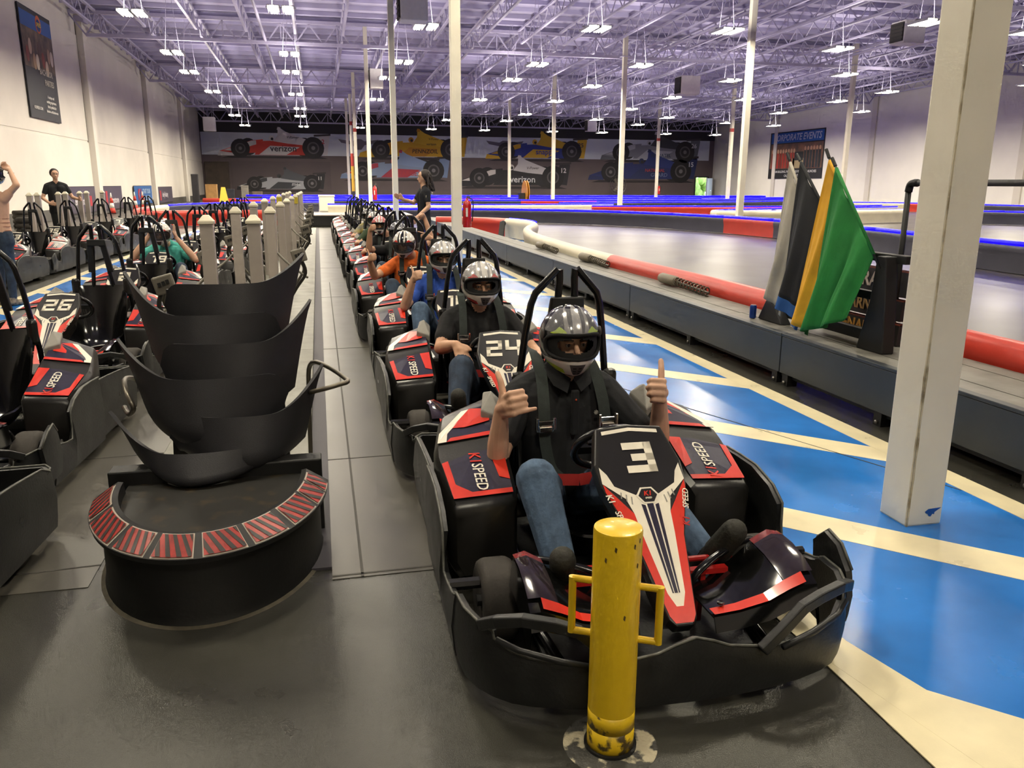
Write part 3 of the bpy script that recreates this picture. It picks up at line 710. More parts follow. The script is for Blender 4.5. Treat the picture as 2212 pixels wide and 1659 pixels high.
    # seat shell
    prof = [(.90, .215), (.98, .19), (1.12, .15), (1.28, .13), (1.40, .15), (1.47, .22), (1.515, .34), (1.55, .48), (1.575, .60), (1.588, .675), (1.592, .70)]
    wid = [.19, .205, .215, .22, .225, .23, .235, .235, .225, .205, .18]; curl = [.06, .10, .13, .16, .19, .20, .17, .13, .09, .05, .03]
    grid = []
    for i, (y, z) in enumerate(prof):
        a, c = prof[max(i-1, 0)], prof[min(i+1, 10)]; d = V((c[0]-a[0], c[1]-a[1])).normalized(); nr = V((-d.y, d.x))
        row = []
        for j in range(15):
            u = -1+2*j/14; k = curl[i]*abs(u)**2.6
            row.append((u*wid[i], y+nr.x*k, z+nr.y*k))
        grid.append(row)
    MB().sheet(grid, .012).build('seat', k_gloss, K, auto=60)
    # steering wheel and column
    cw = V((0, .865, .605)); ax = V((0, .80, .60)).normalized(); e1 = V((1, 0, 0)); e2 = ax.cross(e1)
    ring = [cw+(e1*math.cos(2*PI*k/28)*.148+e2*math.sin(2*PI*k/28)*.128) for k in range(28)]
    sw = MB().tube(ring, .0165, 8, closed=True).build('steering_wheel', k_tube, K, smooth=True)
    b = MB(); b.bar(cw-e1*.14, cw+e1*.14, .045, .016, ax); b.bar(cw, cw-e2*.12, .04, .016, ax); b.build('spoke', k_tube, sw)
    MB().obox(cw+ax*.015-e1*.06, e1*.035, e2*.028, ax*.012).build('display', k_tube, sw, bevel=.005)
    MB().obox(cw+ax*.028-e1*.06, e1*.018, e2*.011, ax*.002).build('display_digit', k_disp, sw)
    MB().tube([cw, (0, .45, .22)], .016, 8).build('steering_column', k_tube, K, smooth=True)
    # nose fairing with its print
    nb = MB(); nb.prism(NOUT, lambda u, v, d: NP(u, v, -.055+d), .055); nose = nb.build('nose_fairing', k_pod, K, bevel=.007)
    nb = MB(); nb.prism([(-.10, .05), (.10, .05), (.12, .25), (.06, .5), (.03, .72), (-.03, .72), (-.06, .5), (-.12, .25)], lambda u, v, d: NP(u, v, -.15+d), .10); nb.build('fairing_back', k_pod, nose, bevel=.01)
    def dec(nm, polys, m, off):
        b = MB()
        for p in polys: b.prism(p, lambda u, v, d: NP(u, v, off+d), .0008)
        return b.build(nm, m, nose)
    def mir(p): return [(-u, v) for u, v in p][::-1]
    dec('print_black', [[(-.116, .012), (0, -.002), (.116, .012), (.15, .155), (.12, .24), (.06, .285), (-.06, .285), (-.12, .24), (-.15, .155)]], k_blk, .0002)
    dec('print_white', [[(-.108, .016), (0, .003), (.108, .016), (.108, .032), (0, .018), (-.108, .032)]], k_white, .0012)
    w1 = [(.150, .168), (.153, .235), (.082, .30), (.066, .36), (.058, .44), (.030, .655), (.012, .70), (0, .70), (0, .262), (.030, .278), (.042, .288), (.112, .248), (.128, .20)]
    dec('print_white', [w1, mir(w1)], k_white, .0012)
    r1 = [(.151, .238), (.148, .27), (.088, .45), (.044, .73), (.030, .755), (0, .755), (0, .70), (.012, .70), (.030, .655), (.058, .44), (.066, .36)]
    dec('print_red', [r1, mir(r1)], k_red, .0012)
    st = [[(-.0115, .325), (.0115, .325), (.0055, .655), (-.0055, .655)], [(.018, .33), (.032, .325), (.013, .655), (.0085, .655)]]; st.append(mir(st[1]))
    dec('print_stripe', st, k_navy, .0022)
    sl = [[(.058+i*.017, .295-i*.010), (.062+i*.017, .293-i*.010), (.066+i*.017, .322-i*.012), (.062+i*.017, .324-i*.012)] for i in range(3)]
    for p in sl: dec('print_slash', [p], k_grey, .0022); dec('print_slash', [mir(p)], k_grey, .0022)
    hx = lambda r, c: [(r*1.15*math.cos(a*PI/3), c+r*math.sin(a*PI/3)) for a in range(6)]
    dec('print_badge_ring', [hx(.037, .292)], k_white, .0024); dec('print_badge', [hx(.030, .292)], k_blk, .0034)
    X, Y = V((1, 0, 0)), -ND
    text('print_lettering', 'K1', .026, frame(NP(0, .286, .005), X, Y), k_red, nose, shear=.2, bold=.0007)
    text('print_lettering', 'SPEED', .009, frame(NP(0, .304, .005), X, Y), k_white, nose, shear=.1, bold=.0002)
    for s in (-1, 1):
        # lettering climbs the outer edge of the fairing
        a, bq = NP(s*.150, .24, .005), NP(s*.093, .46, .005)
        d = (a-bq).normalized() if s > 0 else (bq-a).normalized()
        yv = NN.cross(d)
        mid = (a+bq)/2
        text('print_lettering', 'SPEED', .030, frame(mid+d*(.035)-yv*.004, d, yv), k_white, nose, shear=.15, bold=.0004)
        text('print_lettering', 'K1', .032, frame(mid-d*(.055)-yv*.004, d, yv), k_redp if s > 0 else k_white, nose, shear=.15, bold=.0008)
    return K
def kart_number(K, num):
    nose = [c for c in K.children if c.name.startswith('nose_fairing')][0]
    b = MB()
    w, t = (.082, .030) if len(num) == 1 else (.072, .0235)
    for r in strokes(num, w if len(num) == 1 else w, .098, t, .0 if len(num) == 1 else .12, .62): b.prism([(u+(.010 if len(num) == 1 else 0), .135-v) for u, v in r][::-1], lambda u, v, d: NP(u, v, .003+d), .0008)
    return b.build('print_number', k_white, nose)
def harness(K, turn=0.0):
    before = set(K.children)
    for s in (-1, 1):
        def ribbon(pts, w, m, nm, nrm):
            P = spline(pts, 6); g = []
            for i, p in enumerate(P):
                d = (P[min(i+1, len(P)-1)]-P[max(i-1, 0)]).normalized(); sx = d.cross(V((0, -1, .25))).normalized()
                g.append([p-sx*w/2, p+sx*w/2])
            b = MB(); b.sheet(g, .004); return b.build(nm, m, K, auto=60)
        top = ribbon([(s*.10, 1.54, .88), (s*.115, 1.42, .872), (s*.125, 1.30, .815), (s*.135, 1.215, .70), (s*.14, 1.185, .60)], .052, k_strap, 'shoulder_strap', None)
        low = ribbon([(s*.14, 1.185, .60), (s*.135, 1.175, .52), (s*.11, 1.165, .42), (s*.06, 1.14, .37)], .05, k_strap, 'lower_strap', None)
        b = MB(); c = V((s*.141, 1.172, .615)); b.obox(c, (.038, 0, 0), (0, .007, 0), (0, -.004, .026)); b.obox(c+V((0, -.012, -.012)), (.030, 0, 0), (0, .006, 0), (0, 0, .012))
        for e in (-1, 1): b.obox(c+V((e*.038, -.006, .012)), (.006, 0, 0), (0, .012, 0), (0, 0, .028))
        b.build('buckle', k_chrome, K, bevel=.003)
        ribbon([(s*.21, 1.36, .26), (s*.17, 1.18, .37), (s*.07, 1.12, .385), (0, 1.115, .38)], .05, k_lapred, 'lap_belt', None)
    for o in set(K.children)-before: o.rotation_euler.z = turn
# ================================================================= people
skin_a = mat('skin', '#c79a7b', .5, var=.06, vscale=18, spec=.35); skin_b = mat('fair skin', '#d3a88c', .5, var=.06, vscale=18, spec=.35)
m_jean = mat('blue denim', '#4a5f78', .85, var=.3, vscale=16, bump=.25, bscale=60); m_jean2 = mat('dark denim', '#2c3a4d', .85, var=.3, vscale=16, bump=.25, bscale=60)
m_polo = mat('black polo knit', '#17191c', .85, var=.2, vscale=20, bump=.2, bscale=40); m_tee = mat('black cotton', '#141416', .9, var=.2, vscale=20, bump=.2, bscale=40)
m_shoe = mat('dark shoe', '#27261f', .75, var=.3, vscale=30, bump=.3, bscale=90); m_sole = mat('shoe sole', '#1c1b16', .8, bump=.5, bscale=120)
m_eye = mat('eye white', '#a89c94', .25); m_iris = mat('eye iris', '#2a1c14', .2); m_hair = mat('dark hair', '#241a16', .6, var=.3, vscale=60, bump=.3, bscale=120); m_beard = mat('dark beard', '#2c211b', .8, var=.3, vscale=60, bump=.4, bscale=150)

def capsule(b, p, r, q, s, n=12):
    p, q = V(p), V(q); d = q-p; L = d.length
    d = d/L if L > 1e-6 else V((0, 0, 1))
    pts, rs = [], []
    for a in (80, 50, 22): t = math.radians(a); pts.append(p-d*r*math.sin(t)); rs.append(r*math.cos(t))
    pts.append(p); rs.append(r)
    if L > 1e-6: pts.append(q); rs.append(s)
    for a in (22, 50, 80): t = math.radians(a); pts.append(q+d*s*math.sin(t)); rs.append(s*math.cos(t))
    u = d.orthogonal().normalized(); w = d.cross(u)
    b.rings([[c+(u*math.cos(2*PI*k/n)+w*math.sin(2*PI*k/n))*r_ for k in range(n)] for c, r_ in zip(pts, rs)])

def hand(side, w, d, t, typ, skin, k=1.0):
    """segments of a hand: side 'R'/'L', wrist w, d wrist to knuckles, t thumb side"""
    w, d = V(w), V(d).normalized(); t = V(t); t = (t-d*t.dot(d)).normalized()
    p = t.cross(d) if side == 'R' else d.cross(t)
    S = []
    offs = [.0335, .0115, -.0110, -.0325]; kn = [.086, .090, .086, .078]
    ang = {'fist': [(78, 168, 235)]*4, 'thumb': [(78, 168, 235)]*4, 'shaka': [(78, 168, 235)]*3+[(58, 64, 70)], 'point': [(2, 6, 8)]+[(75, 165, 230)]*3,
           'rest': [(24, 40, 55), (34, 62, 80), (36, 66, 84), (38, 66, 84)], 'flat': [(8, 14, 20)]*4, 'grip': [(50, 110, 160)]*4}[typ]
    Ls = [(.042, .026, .020), (.046, .029, .021), (.043, .027, .020), (.034, .021, .018)]
    for i in range(4):
        kp = w+(d*kn[i]+t*offs[i])*k
        S.append((skin, w+(d*.012+t*offs[i]*.55)*k, .0165*k, kp, .0125*k))
        a = kp; rr = (.0108 if i < 3 else .0092)*k
        for l, an, rk in zip(Ls[i], ang[i], (1.0, .93, .82)):
            an = math.radians(an); q = a+(d*math.cos(an)+p*math.sin(an))*l*k
            S.append((skin, a, rr*rk*1.04, q, rr*rk*.95)); a = q
    S.append((skin, w, .024*k, w+d*.05*k, .024*k))
    base = w+(d*.022+t*.022)*k
    if typ in ('thumb', 'shaka'): pts = [base, base+(t*.030+d*.018)*k, base+(t*.066+d*.020)*k, base+(t*.094+d*.012)*k]
    elif typ in ('fist', 'point', 'grip'): pts = [base, base+(t*.018+d*.030+p*.015)*k, base+(t*.010+d*.055+p*.034)*k, base+(d*.066-t*.012+p*.042)*k]
    else: pts = [base, base+(t*.026+d*.024)*k, base+(t*.038+d*.052)*k, base+(t*.042+d*.074)*k]
    for i, (a, c) in enumerate(zip(pts, pts[1:])): S.append((skin, a, (.0155, .0125, .0112)[i]*k, c, (.0125, .0115, .0098)[i]*k))
    return S

def body_mesh(name, segs, voxel, parent, smooth_it=3):
    """one continuous surface: union of the limbs, remeshed; faces take the cloth or skin of the nearest limb"""
    b = MB()
    for s in segs: capsule(b, *s[1:])
    me = b.mesh(name, [], True)
    o = bpy.data.objects.new(name, me); COL.objects.link(o)
    rm = o.modifiers.new('r', 'REMESH'); rm.mode = 'VOXEL'; rm.voxel_size = voxel; rm.use_smooth_shade = True
    sm = o.modifiers.new('s', 'SMOOTH'); sm.factor = .5; sm.iterations = smooth_it
    bpy.context.view_layer.update()
    m2 = bpy.data.meshes.new_from_object(o.evaluated_get(bpy.context.evaluated_depsgraph_get()))
    o.modifiers.clear(); o.data = m2; bpy.data.meshes.remove(me); m2.name = name
    mats = []
    for s in segs:
        if s[0] not in mats: mats.append(s[0])
    m2.materials.clear()
    for m in mats: m2.materials.append(m)
    S = [(mats.index(s[0]), V(s[1]), s[2], V(s[3])-V(s[1]), s[4]) for s in segs]
    S = [(i, a, r, d, q, max(d.length_squared, 1e-9)) for i, a, r, d, q in S]
    idx = []
    for f in m2.polygons:
        c = f.center; best, bi = 1e9, 0
        for i, a, r, d, q, l2 in S:
            v = c-a
            if abs(v.x) > .5 or abs(v.z) > .6: continue
            t = v.dot(d)/l2; t = 0 if t < 0 else 1 if t > 1 else t
            e = (v-d*t).length-(r+(q-r)*t)
            if e < best: best, bi = e, i
        idx.append(bi)
    m2.polygons.foreach_set('material_index', idx); m2.polygons.foreach_set('use_smooth', [True]*len(idx))
    o.parent = parent
    return o

# ---------------------------------------------------------------- helmets
def HS(az, el, k=1.0):
    az, el = math.radians(az), math.radians(el); ed = math.degrees(el)
    x, y, z = .131*math.sin(az)*math.cos(el), -.150*math.cos(az)*math.cos(el), .150*math.sin(el)
    fr = max(0, math.cos(az))**1.4
    bmp = smoothstep(-8, -30, ed)
    y -= .030*fr*bmp; z -= .012*fr*smoothstep(-25, -50, ed)
    x *= 1-.06*smoothstep(-20, -60, ed)
    return V((x*k, y*k, z*k))
def hpatch(b, poly, k, n=5):
    """patch between two az-lists: poly = [(el, az0, az1), ...]"""
    g = []
    for (e0, a0, a1), (e1, c0, c1) in zip(poly, poly[1:]):
        for i in range(n):
            t = i/n; el = e0+(e1-e0)*t; l, r = a0+(c0-a0)*t, a1+(c1-a1)*t
            g.append([HS(l+(r-l)*j/8, el, k) for j in range(9)])
    e, l, r = poly[-1]; g.append([HS(l+(r-l)*j/8, e, k) for j in range(9)])
    b.sheet(g)
HM = dict(white=mat('helmet white', '#dedad2', .18, coat=.6), silver=mat('helmet silver', '#b9b7b2', .2, .5, coat=.5), black=mat('helmet black', '#17171a', .15, coat=.6), red=mat('helmet red', '#c8281f', .2, coat=.6),
          green=mat('helmet lime', '#b4cf2a', .25, coat=.5), navy=mat('helmet navy', '#23263c', .15, coat=.6), liner=mat('helmet lining', '#101010', .9), vent=mat('helmet vent grey', '#4b4543', .5),
          visor=mat('clear visor', '#e6e6ea', .06, alpha=.22, coat=1.0, spec=.8), smoke=mat('smoked visor', '#3c3536', .06, alpha=.55, coat=1.0, spec=.8))
def helmet(P, c, yaw=0, pitch=0, base='black', stripe='white', accent='green', chin='white', visor_down=False):
    H = empty('helmet', c, 0, P); H.rotation_euler = (math.radians(pitch), 0, math.radians(yaw))
    AZ = [-180+4*i for i in range(91)]; EL = [-58, -53, -47, -42, -38]+[-35+2.5*i for i in range(25)]+[33, 42, 52, 62, 72, 82]
    def port(az, el): return (abs(az)/68)**3+(abs(el+2)/20.5)**3 < 1
    def shell(k, skip, nm, m, EL=EL, AZ=AZ):
        vs = [HS(a, e, k) for e in EL for a in AZ]+[HS(0, 90, k)]; n = len(AZ); fs = []
        for i in range(len(EL)-1):
            for j in range(n-1):
                if skip(AZ[j]+2, (EL[i]+EL[i+1])/2): continue
                fs.append((i*n+j, i*n+j+1, (i+1)*n+j+1, (i+1)*n+j))
        for j in range(n-1): fs.append(((len(EL)-1)*n+j, (len(EL)-1)*n+j+1, len(vs)-1))
        b = MB(); b.add(vs, fs); return b.build(nm, m, H, smooth=True)
    shell(1.0, port, 'helmet_shell', HM[base])
    shell(.935, lambda a, e: (a/41)**2+((e+1)/13)**2 < 1, 'helmet_lining', HM['liner'])
    rim = []
    for i in range(44):
        c_, s_ = math.cos(2*PI*i/44), math.sin(2*PI*i/44); c_ = math.copysign(abs(c_)**(2/3), c_); s_ = math.copysign(abs(s_)**(2/3), s_)
        rim.append(HS(68*c_, -2+20.5*s_, .995))
    MB().tube(rim, .008, 6, closed=True).build('port_trim', HM['liner'], H, smooth=True)
    b = MB(); hpatch(b, [(20, -9, 9), (45, -11, 11), (75, -16, 16), (88, -30, 30)], 1.006); b.build('centre_stripe', HM[stripe], H, smooth=True)
    for s in (-1, 1):
        b = MB(); hpatch(b, [(21, *sorted((s*14, s*26))), (34, *sorted((s*19, s*29))), (60, *sorted((s*30, s*40))), (80, *sorted((s*62, s*76)))], 1.006); b.build('side_stripe', HM[stripe], H, smooth=True)
        b = MB(); hpatch(b, [(18.5, *sorted((s*20, s*58))), (24, *sorted((s*24, s*46))), (30, *sorted((s*36, s*40)))], 1.009); b.build('accent_flash', HM[accent], H, smooth=True)
        b = MB(); hpatch(b, [(-54, *sorted((s*8, s*40))), (-42, *sorted((s*18, s*62))), (-24, *sorted((s*24, s*85)))], 1.006); b.build('chin_stripe', HM[chin], H, smooth=True)
        b = MB(); hpatch(b, [(-50, *sorted((s*30, s*60))), (-40, *sorted((s*34, s*80))), (-34, *sorted((s*60, s*90)))], 1.011); b.build('accent_flash', HM[accent], H, smooth=True)
        b = MB(); c0 = HS(s*78, 14, 1.02); b.sphere(c0, .024, 10, 6, (.35, 1, 1)); b.build('visor_pivot', HM['vent'], H, smooth=True)
    b = MB(); hpatch(b, [(-55, -10, 10), (-44, -20, 20), (-24, -26, 26)], 1.008); b.build('chin_panel', HM[chin], H, smooth=True)
    b = MB(); hpatch(b, [(-50, -8, 8), (-42, -14, 14), (-30, -18, 18)], 1.016); b.build('chin_vent', HM['vent'], H, smooth=True)
    b = MB()
    for e in (-46, -41, -36): 
        for s in (-1, 1): hpatch(b, [(e-1.2, *sorted((s*2.5, s*10))), (e+1.2, *sorted((s*2.5, s*11)))], 1.022, 1)
    b.build('vent_slot', HM['liner'], H)
    g = []
    if visor_down: els = [-25, -15, -5, 5, 15, 22]
    else: els = [20, 30, 40, 50, 60, 68]
    b = MB(); b.sheet([[HS(a, e, 1.035) for a in range(-72, 73, 9)] for e in els]); b.build('visor', HM['smoke' if visor_down else 'visor'], H, smooth=True)
    return H
def face(P, c, beard=False, scl=1.0, iris=None):
    """eyes, brows, nose and mouth set on the head surface; c is the head centre, facing -y"""
    c = V(c)
    for s in (-1, 1):
        e = MB(); e.sphere(c+V((s*.033, -.0795, .001)), .0105, 12, 8); eo = e.build('eye', m_eye, P, smooth=True)
        e = MB(); e.sphere(c+V((s*.033, -.0852, .001)), .0068, 10, 6); e.build('iris', m_iris, eo, smooth=True)
        e = MB(); e.tube([c+V((s*.014, -.094, .021)), c+V((s*.034, -.095, .0265)), c+V((s*.053, -.084, .022))], [.0035, .0045, .003], 6); e.build('eyebrow', m_hair, P, smooth=True)
        e = MB(); e.tube([c+V((s*.019, -.0925, .011)), c+V((s*.033, -.0965, .0145)), c+V((s*.047, -.088, .011))], [.003, .004, .003], 6); e.build('eyelid', skin_a, P, smooth=True)
    if beard:
        e = MB()
        g = []
        for v in range(7):
            el = -72+v*8.5; row = []
            for u in range(13):
                a = math.radians(-75+u*12.5); r = .098*math.cos(math.radians(el*.85))
                row.append(c+V((r*math.sin(a)*.92, -r*math.cos(a)*1.02+.004, -.022+.105*math.sin(math.radians(el)))))
            g.append(row)
        e.sheet(g, .006); e.build('beard', m_beard, P, smooth=True)
    else:
        e = MB(); e.tube([c+V((-.022, -.092, -.058)), c+V((0, -.098, -.056)), c+V((.022, -.092, -.058))], [.003, .0055, .003], 6); e.build('mouth', mat('lips', '#a5665a', .5), P, smooth=True)

def seated(name, lab, loc, shirt, pants, skin, ra, la, voxel=.011, knees=((-.29, .78, .53), (.25, .80, .52)), ankles=((-.285, .55, .29), (.29, .56, .30)), feet=None, head=(0, 1.29, .955), lean=0.0, rz=0, sleeve=.62, hk=1.0, wide=1.0):
    """driver in the seat; ra/la = (elbow, wrist, hand dir, thumb dir, hand type)"""
    P = empty(name, loc, rz); tag(P, lab, 'person', 'drivers seated in the karts')
    h = V(head); S = []
    y0 = 1.38
    for s in (-1, 1):
        S.append((pants, (s*.085, 1.36, .235), .125, (s*.07, 1.38, .30), .125))
        S.append((shirt, (s*.075*wide, 1.35, .33), .128*wide, (s*.085*wide, 1.35, .55), .128*wide))
        S.append((shirt, (s*.09*wide, 1.345, .55), .125*wide, (s*.105*wide, 1.36, .68), .105*wide))
        S.append((shirt, (s*.175*wide, 1.39, .725), .072, (0, 1.40, .80), .065))
    S.append((shirt, (-.18*wide, 1.385, .715), .078, (.18*wide, 1.385, .715), .078))
    S.append((shirt, (0, 1.31, .36), .12, (0, 1.33, .62), .11))
    S.append((skin, (0, 1.375, .80), .06, (h.x*.7, h.y+.04, h.z-.06), .056))
    S.append((skin, (h.x, h.y+.012, h.z-.012), .083, (h.x, h.y+.01, h.z+.035), .085))
    S.append((skin, (h.x, h.y-.02, h.z-.055), .058, (h.x, h.y-.028, h.z-.075), .045))
    S.append((skin, (h.x, h.y-.085, h.z+.0), .010, (h.x, h.y-.108, h.z-.026), .0135))
    S.append((shirt, (-.04, 1.385, .815), .05, (.04, 1.385, .815), .05))
    for s, (el, wr, hd, td, typ), sd in ((-1, ra, 'R'), (1, la, 'L')):
        sh = V((s*.20*wide, 1.385, .70)); el, wr = V(el), V(wr); mid = sh+(el-sh)*sleeve
        S.append((shirt, sh, .077, mid, .064)); S.append((shirt, sh+(mid-sh)*.5+V((0, 0, -.004)), .072, mid, .067))
        S.append((skin, mid-(mid-sh)*.05, .050, el, .044)); S.append((skin, el, .045, el+(wr-el)*.35, .046)); S.append((skin, el+(wr-el)*.35, .046, wr, .029))
        S += hand(sd, wr, hd, td, typ, skin, hk)
    if feet is None: feet = [((a[0], a[1]-.02, a[2]-.07), (a[0]+(.02 if a[0] > 0 else -.02), a[1]-.13, a[2]+.13)) for a in ankles]
    for s, k, a, (heel, toe) in ((-1, knees[0], ankles[0], feet[0]), (1, knees[1], ankles[1], feet[1])):
        hp = (s*.10, 1.33, .25)
        S.append((pants, hp, .108, k, .080)); S.append((pants, k, .082, V(k)+(V(a)-V(k))*.4, .074)); S.append((pants, V(k)+(V(a)-V(k))*.4, .074, a, .064))
        S.append((m_shoe, heel, .046, toe, .044)); S.append((m_shoe, V(heel)+(V(toe)-V(heel))*.5, .050, toe, .047)); S.append((m_shoe, V(a)-V((0, 0, .03)), .045, heel, .043))
    b = body_mesh('body', S, voxel, P)
    return P, h
# ================================================================= placing karts and drivers
PITCH = 2.065
K0 = build_kart()
QN = ['3', '24', '16', '10', '5', '8', '31', '22', '14', '9', '17', '28']
QX = [1.065, 1.045, 1.07, 1.05, 1.09, 1.06, 1.05, 1.07, 1.05, 1.06, 1.04, 1.05]
ORD = ['', 'second', 'third', 'fourth', 'fifth', 'sixth', 'seventh', 'eighth', 'ninth', 'tenth', 'eleventh', 'last']
QUEUE = []
for i, n in enumerate(QN):
    K = copy_tree(K0)
    K.location = (QX[i], 2.035+PITCH*i, 0); K.rotation_euler = (0, 0, math.radians([-1.2, 0, -1, .5, 0, -1, -.5, 0, 0, 0, 0, 0][i]))
    lab = 'black and red go-kart number %s at the head of the queue beside the yellow bollard' % n if i == 0 else 'black and red go-kart, %s in the queue along the lane%s' % (ORD[i], ' with number '+n if n in ('24',) else '')
    tag(K, lab, 'go-kart', 'go-karts queued nose to tail in the lane')
    kart_number(K, n)
    if i < 8: harness(K, math.radians(2.4) if i == 0 else 0)
    QUEUE.append(K)
LEFT = [(-2.07, 1.98, 'a', -4), (-2.15, 4.15, 'b', -4), (-2.13, 6.54, '26', -6), (-2.07, 8.62, '2', -5), (-2.08, 10.7, '19', -3), (-2.02, 12.86, '1', -3), (-2.0, 15.0, '21', -2), (-2.0, 17.2, '27', -2), (-2.0, 19.5, '30', -2), (-2.0, 22.0, '4', -1),
        (-5.35, 15.7, '13', -4), (-5.3, 17.8, '35', -4), (-5.15, 19.9, '6', -4), (-5.0, 22.0, '7', -4), (-4.9, 24.1, '12', -4), (-5.4, 13.6, '20', -4)]
LLAB = {'a': 'black go-kart cut off at the lower left corner of the view', 'b': 'black and red go-kart with empty seat ahead of number 26', '26': 'black and red go-kart number 26 with empty glossy seat', '2': 'empty go-kart just behind number 26',
        '19': 'go-kart holding the driver in the teal shirt', '1': 'go-kart number 1 behind the teal shirted driver', '35': 'empty go-kart number 35 in the far left row', '7': 'empty go-kart with a white seven on its nose',
        '13': 'empty go-kart just ahead of number 35 in the far left row', '20': 'go-kart behind the woman in striped top', '6': 'empty go-kart in the far left row between numbers 35 and 7', '12': 'rearmost go-kart of the far left row', '21': 'go-kart second behind number 1 by the grey posts', '27': 'go-kart third behind number 1 by the grey posts', '30': 'go-kart fourth behind number 1 by the grey posts', '4': 'rearmost go-kart of the row beside the grey posts'}
for x, y, n, ry_ in LEFT:
    K = copy_tree(K0); K.location = (x, y, 0); K.rotation_euler = (0, 0, math.radians(ry_))
    tag(K, LLAB[n], 'go-kart', 'go-karts parked left of the grey posts')
    if n.isdigit(): kart_number(K, n)
# the prototype was only a pattern
def remove_tree(o):
    for c in list(o.children): remove_tree(c)
    bpy.data.objects.remove(o)
remove_tree(K0)

def kloc(i): return QUEUE[i].location.copy(), QUEUE[i].rotation_euler.z
# front driver: both hands up
(lo, rz) = kloc(0); rz = math.radians(1.2)
P, h = seated('person', 'driver in black polo and lime striped helmet making hand signs in kart 3', lo, m_polo, m_jean, skin_b,
              ((-.355, 1.17, .475), (-.352, 1.10, .725), (.22, -.85, .42), (-.08, .15, 1), 'shaka'), ((.392, 1.17, .475), (.345, 1.09, .745), (-.25, -.85, .40), (.05, .15, 1), 'thumb'), voxel=.005, rz=rz,
              knees=((-.29, .78, .53), (.18, .80, .45)), ankles=((-.265, .58, .30), (.29, .57, .28)), feet=[((-.245, .55, .20), (-.30, .42, .37)), ((.28, .52, .21), (.345, .41, .41))], hk=1.22)
helmet(P, h+V((0, .012, .012)), yaw=-3, pitch=3, base='black', stripe='silver', accent='green', chin='white')
face(P, h)
for s in (-1, 1):
    g = [[(s*.005, 1.245, .80), (s*.055, 1.275, .835), (s*.085, 1.34, .86)], [(s*.03, 1.215, .745), (s*.085, 1.245, .775), (s*.105, 1.33, .83)]]
    MB().sheet(g, .006).build('collar', m_polo, P, auto=60)
MB().box(-.016, .016, 1.185, 1.212, .56, .76).build('button_placket', m_polo, P, bevel=.006)
MB().sphere((0, 1.184, .72), .005, 8, 6).build('button', mat('orange button', '#c8502a', .4), P, smooth=True)
b = MB()
for a in range(4): b.bar((.098+.010*math.cos(a*PI/4), 1.197, .655+.010*math.sin(a*PI/4)), (.098-.010*math.cos(a*PI/4), 1.197, .655-.010*math.sin(a*PI/4)), .003)
b.build('chest_emblem', mat('emblem thread', '#a9a7a0', .7), P)
MB().tube([(.300+.0135*math.cos(k*PI/6), 1.005+.006*math.sin(k*PI/6), .768+.0135*math.sin(k*PI/6)) for k in range(12)], .0018, 6, closed=True).build('ring', mat('gold ring', '#d8b878', .2, 1.0), P, smooth=True)
# second driver: black tee, beard, hand resting on the knee
(lo, rz) = kloc(1)
P, h = seated('person', 'bearded driver in black tee resting a hand on his knee in kart 24', lo, m_tee, m_jean2, skin_a,
              ((-.30, 1.16, .56), (-.235, .90, .63), (.25, -.75, -.55), (.8, -.1, .4), 'rest'), ((.36, 1.2, .50), (.33, .98, .52), (-.3, -.8, .1), (-.6, 0, .6), 'rest'), voxel=.008, rz=rz, knees=((-.22, .80, .50), (.24, .80, .48)))
helmet(P, h+V((0, .012, .012)), yaw=2, pitch=0, base='silver', stripe='white', accent='red', chin='white'); face(P, h, beard=True)
# third driver: blue tee, thumb up
(lo, rz) = kloc(2)
P, h = seated('person', 'driver in royal blue tee giving a thumbs up', lo, mat('royal blue cotton', '#2b4fa8', .9, var=.2, vscale=20, bump=.2, bscale=40), m_jean, skin_b,
              ((-.375, 1.12, .545), (-.30, 1.03, .80), (.3, -.8, .5), (-.1, .1, 1), 'thumb'), ((.34, 1.2, .50), (.30, .98, .58), (-.3, -.8, .2), (-.5, 0, .8), 'rest'), voxel=.009, rz=rz, knees=((-.27, .76, .56), (.25, .8, .5)))
helmet(P, h+V((0, .012, .012)), yaw=4, pitch=2, base='silver', stripe='white', accent='red', chin='white'); face(P, h)
# fourth driver: orange tee, both hands pointing
(lo, rz) = kloc(3)
P, h = seated('person', 'driver in orange tee with tilted helmet and lowered visor pointing with both hands', lo, mat('orange cotton', '#dd6a24', .9, var=.15, vscale=20, bump=.2, bscale=40), m_jean2, skin_a,
              ((-.46, 1.08, .60), (-.52, .93, .80), (.3, -.8, .4), (-.2, .1, 1), 'thumb'), ((.42, 1.25, .84), (.19, 1.12, 1.02), (-.85, -.3, .25), (-.2, 0, .9), 'point'), voxel=.010, rz=rz, head=(-.10, 1.22, .94))
helmet(P, h+V((0, .012, .012)), yaw=-16, pitch=14, base='white', stripe='black', accent='red', chin='white', visor_down=True); face(P, h)
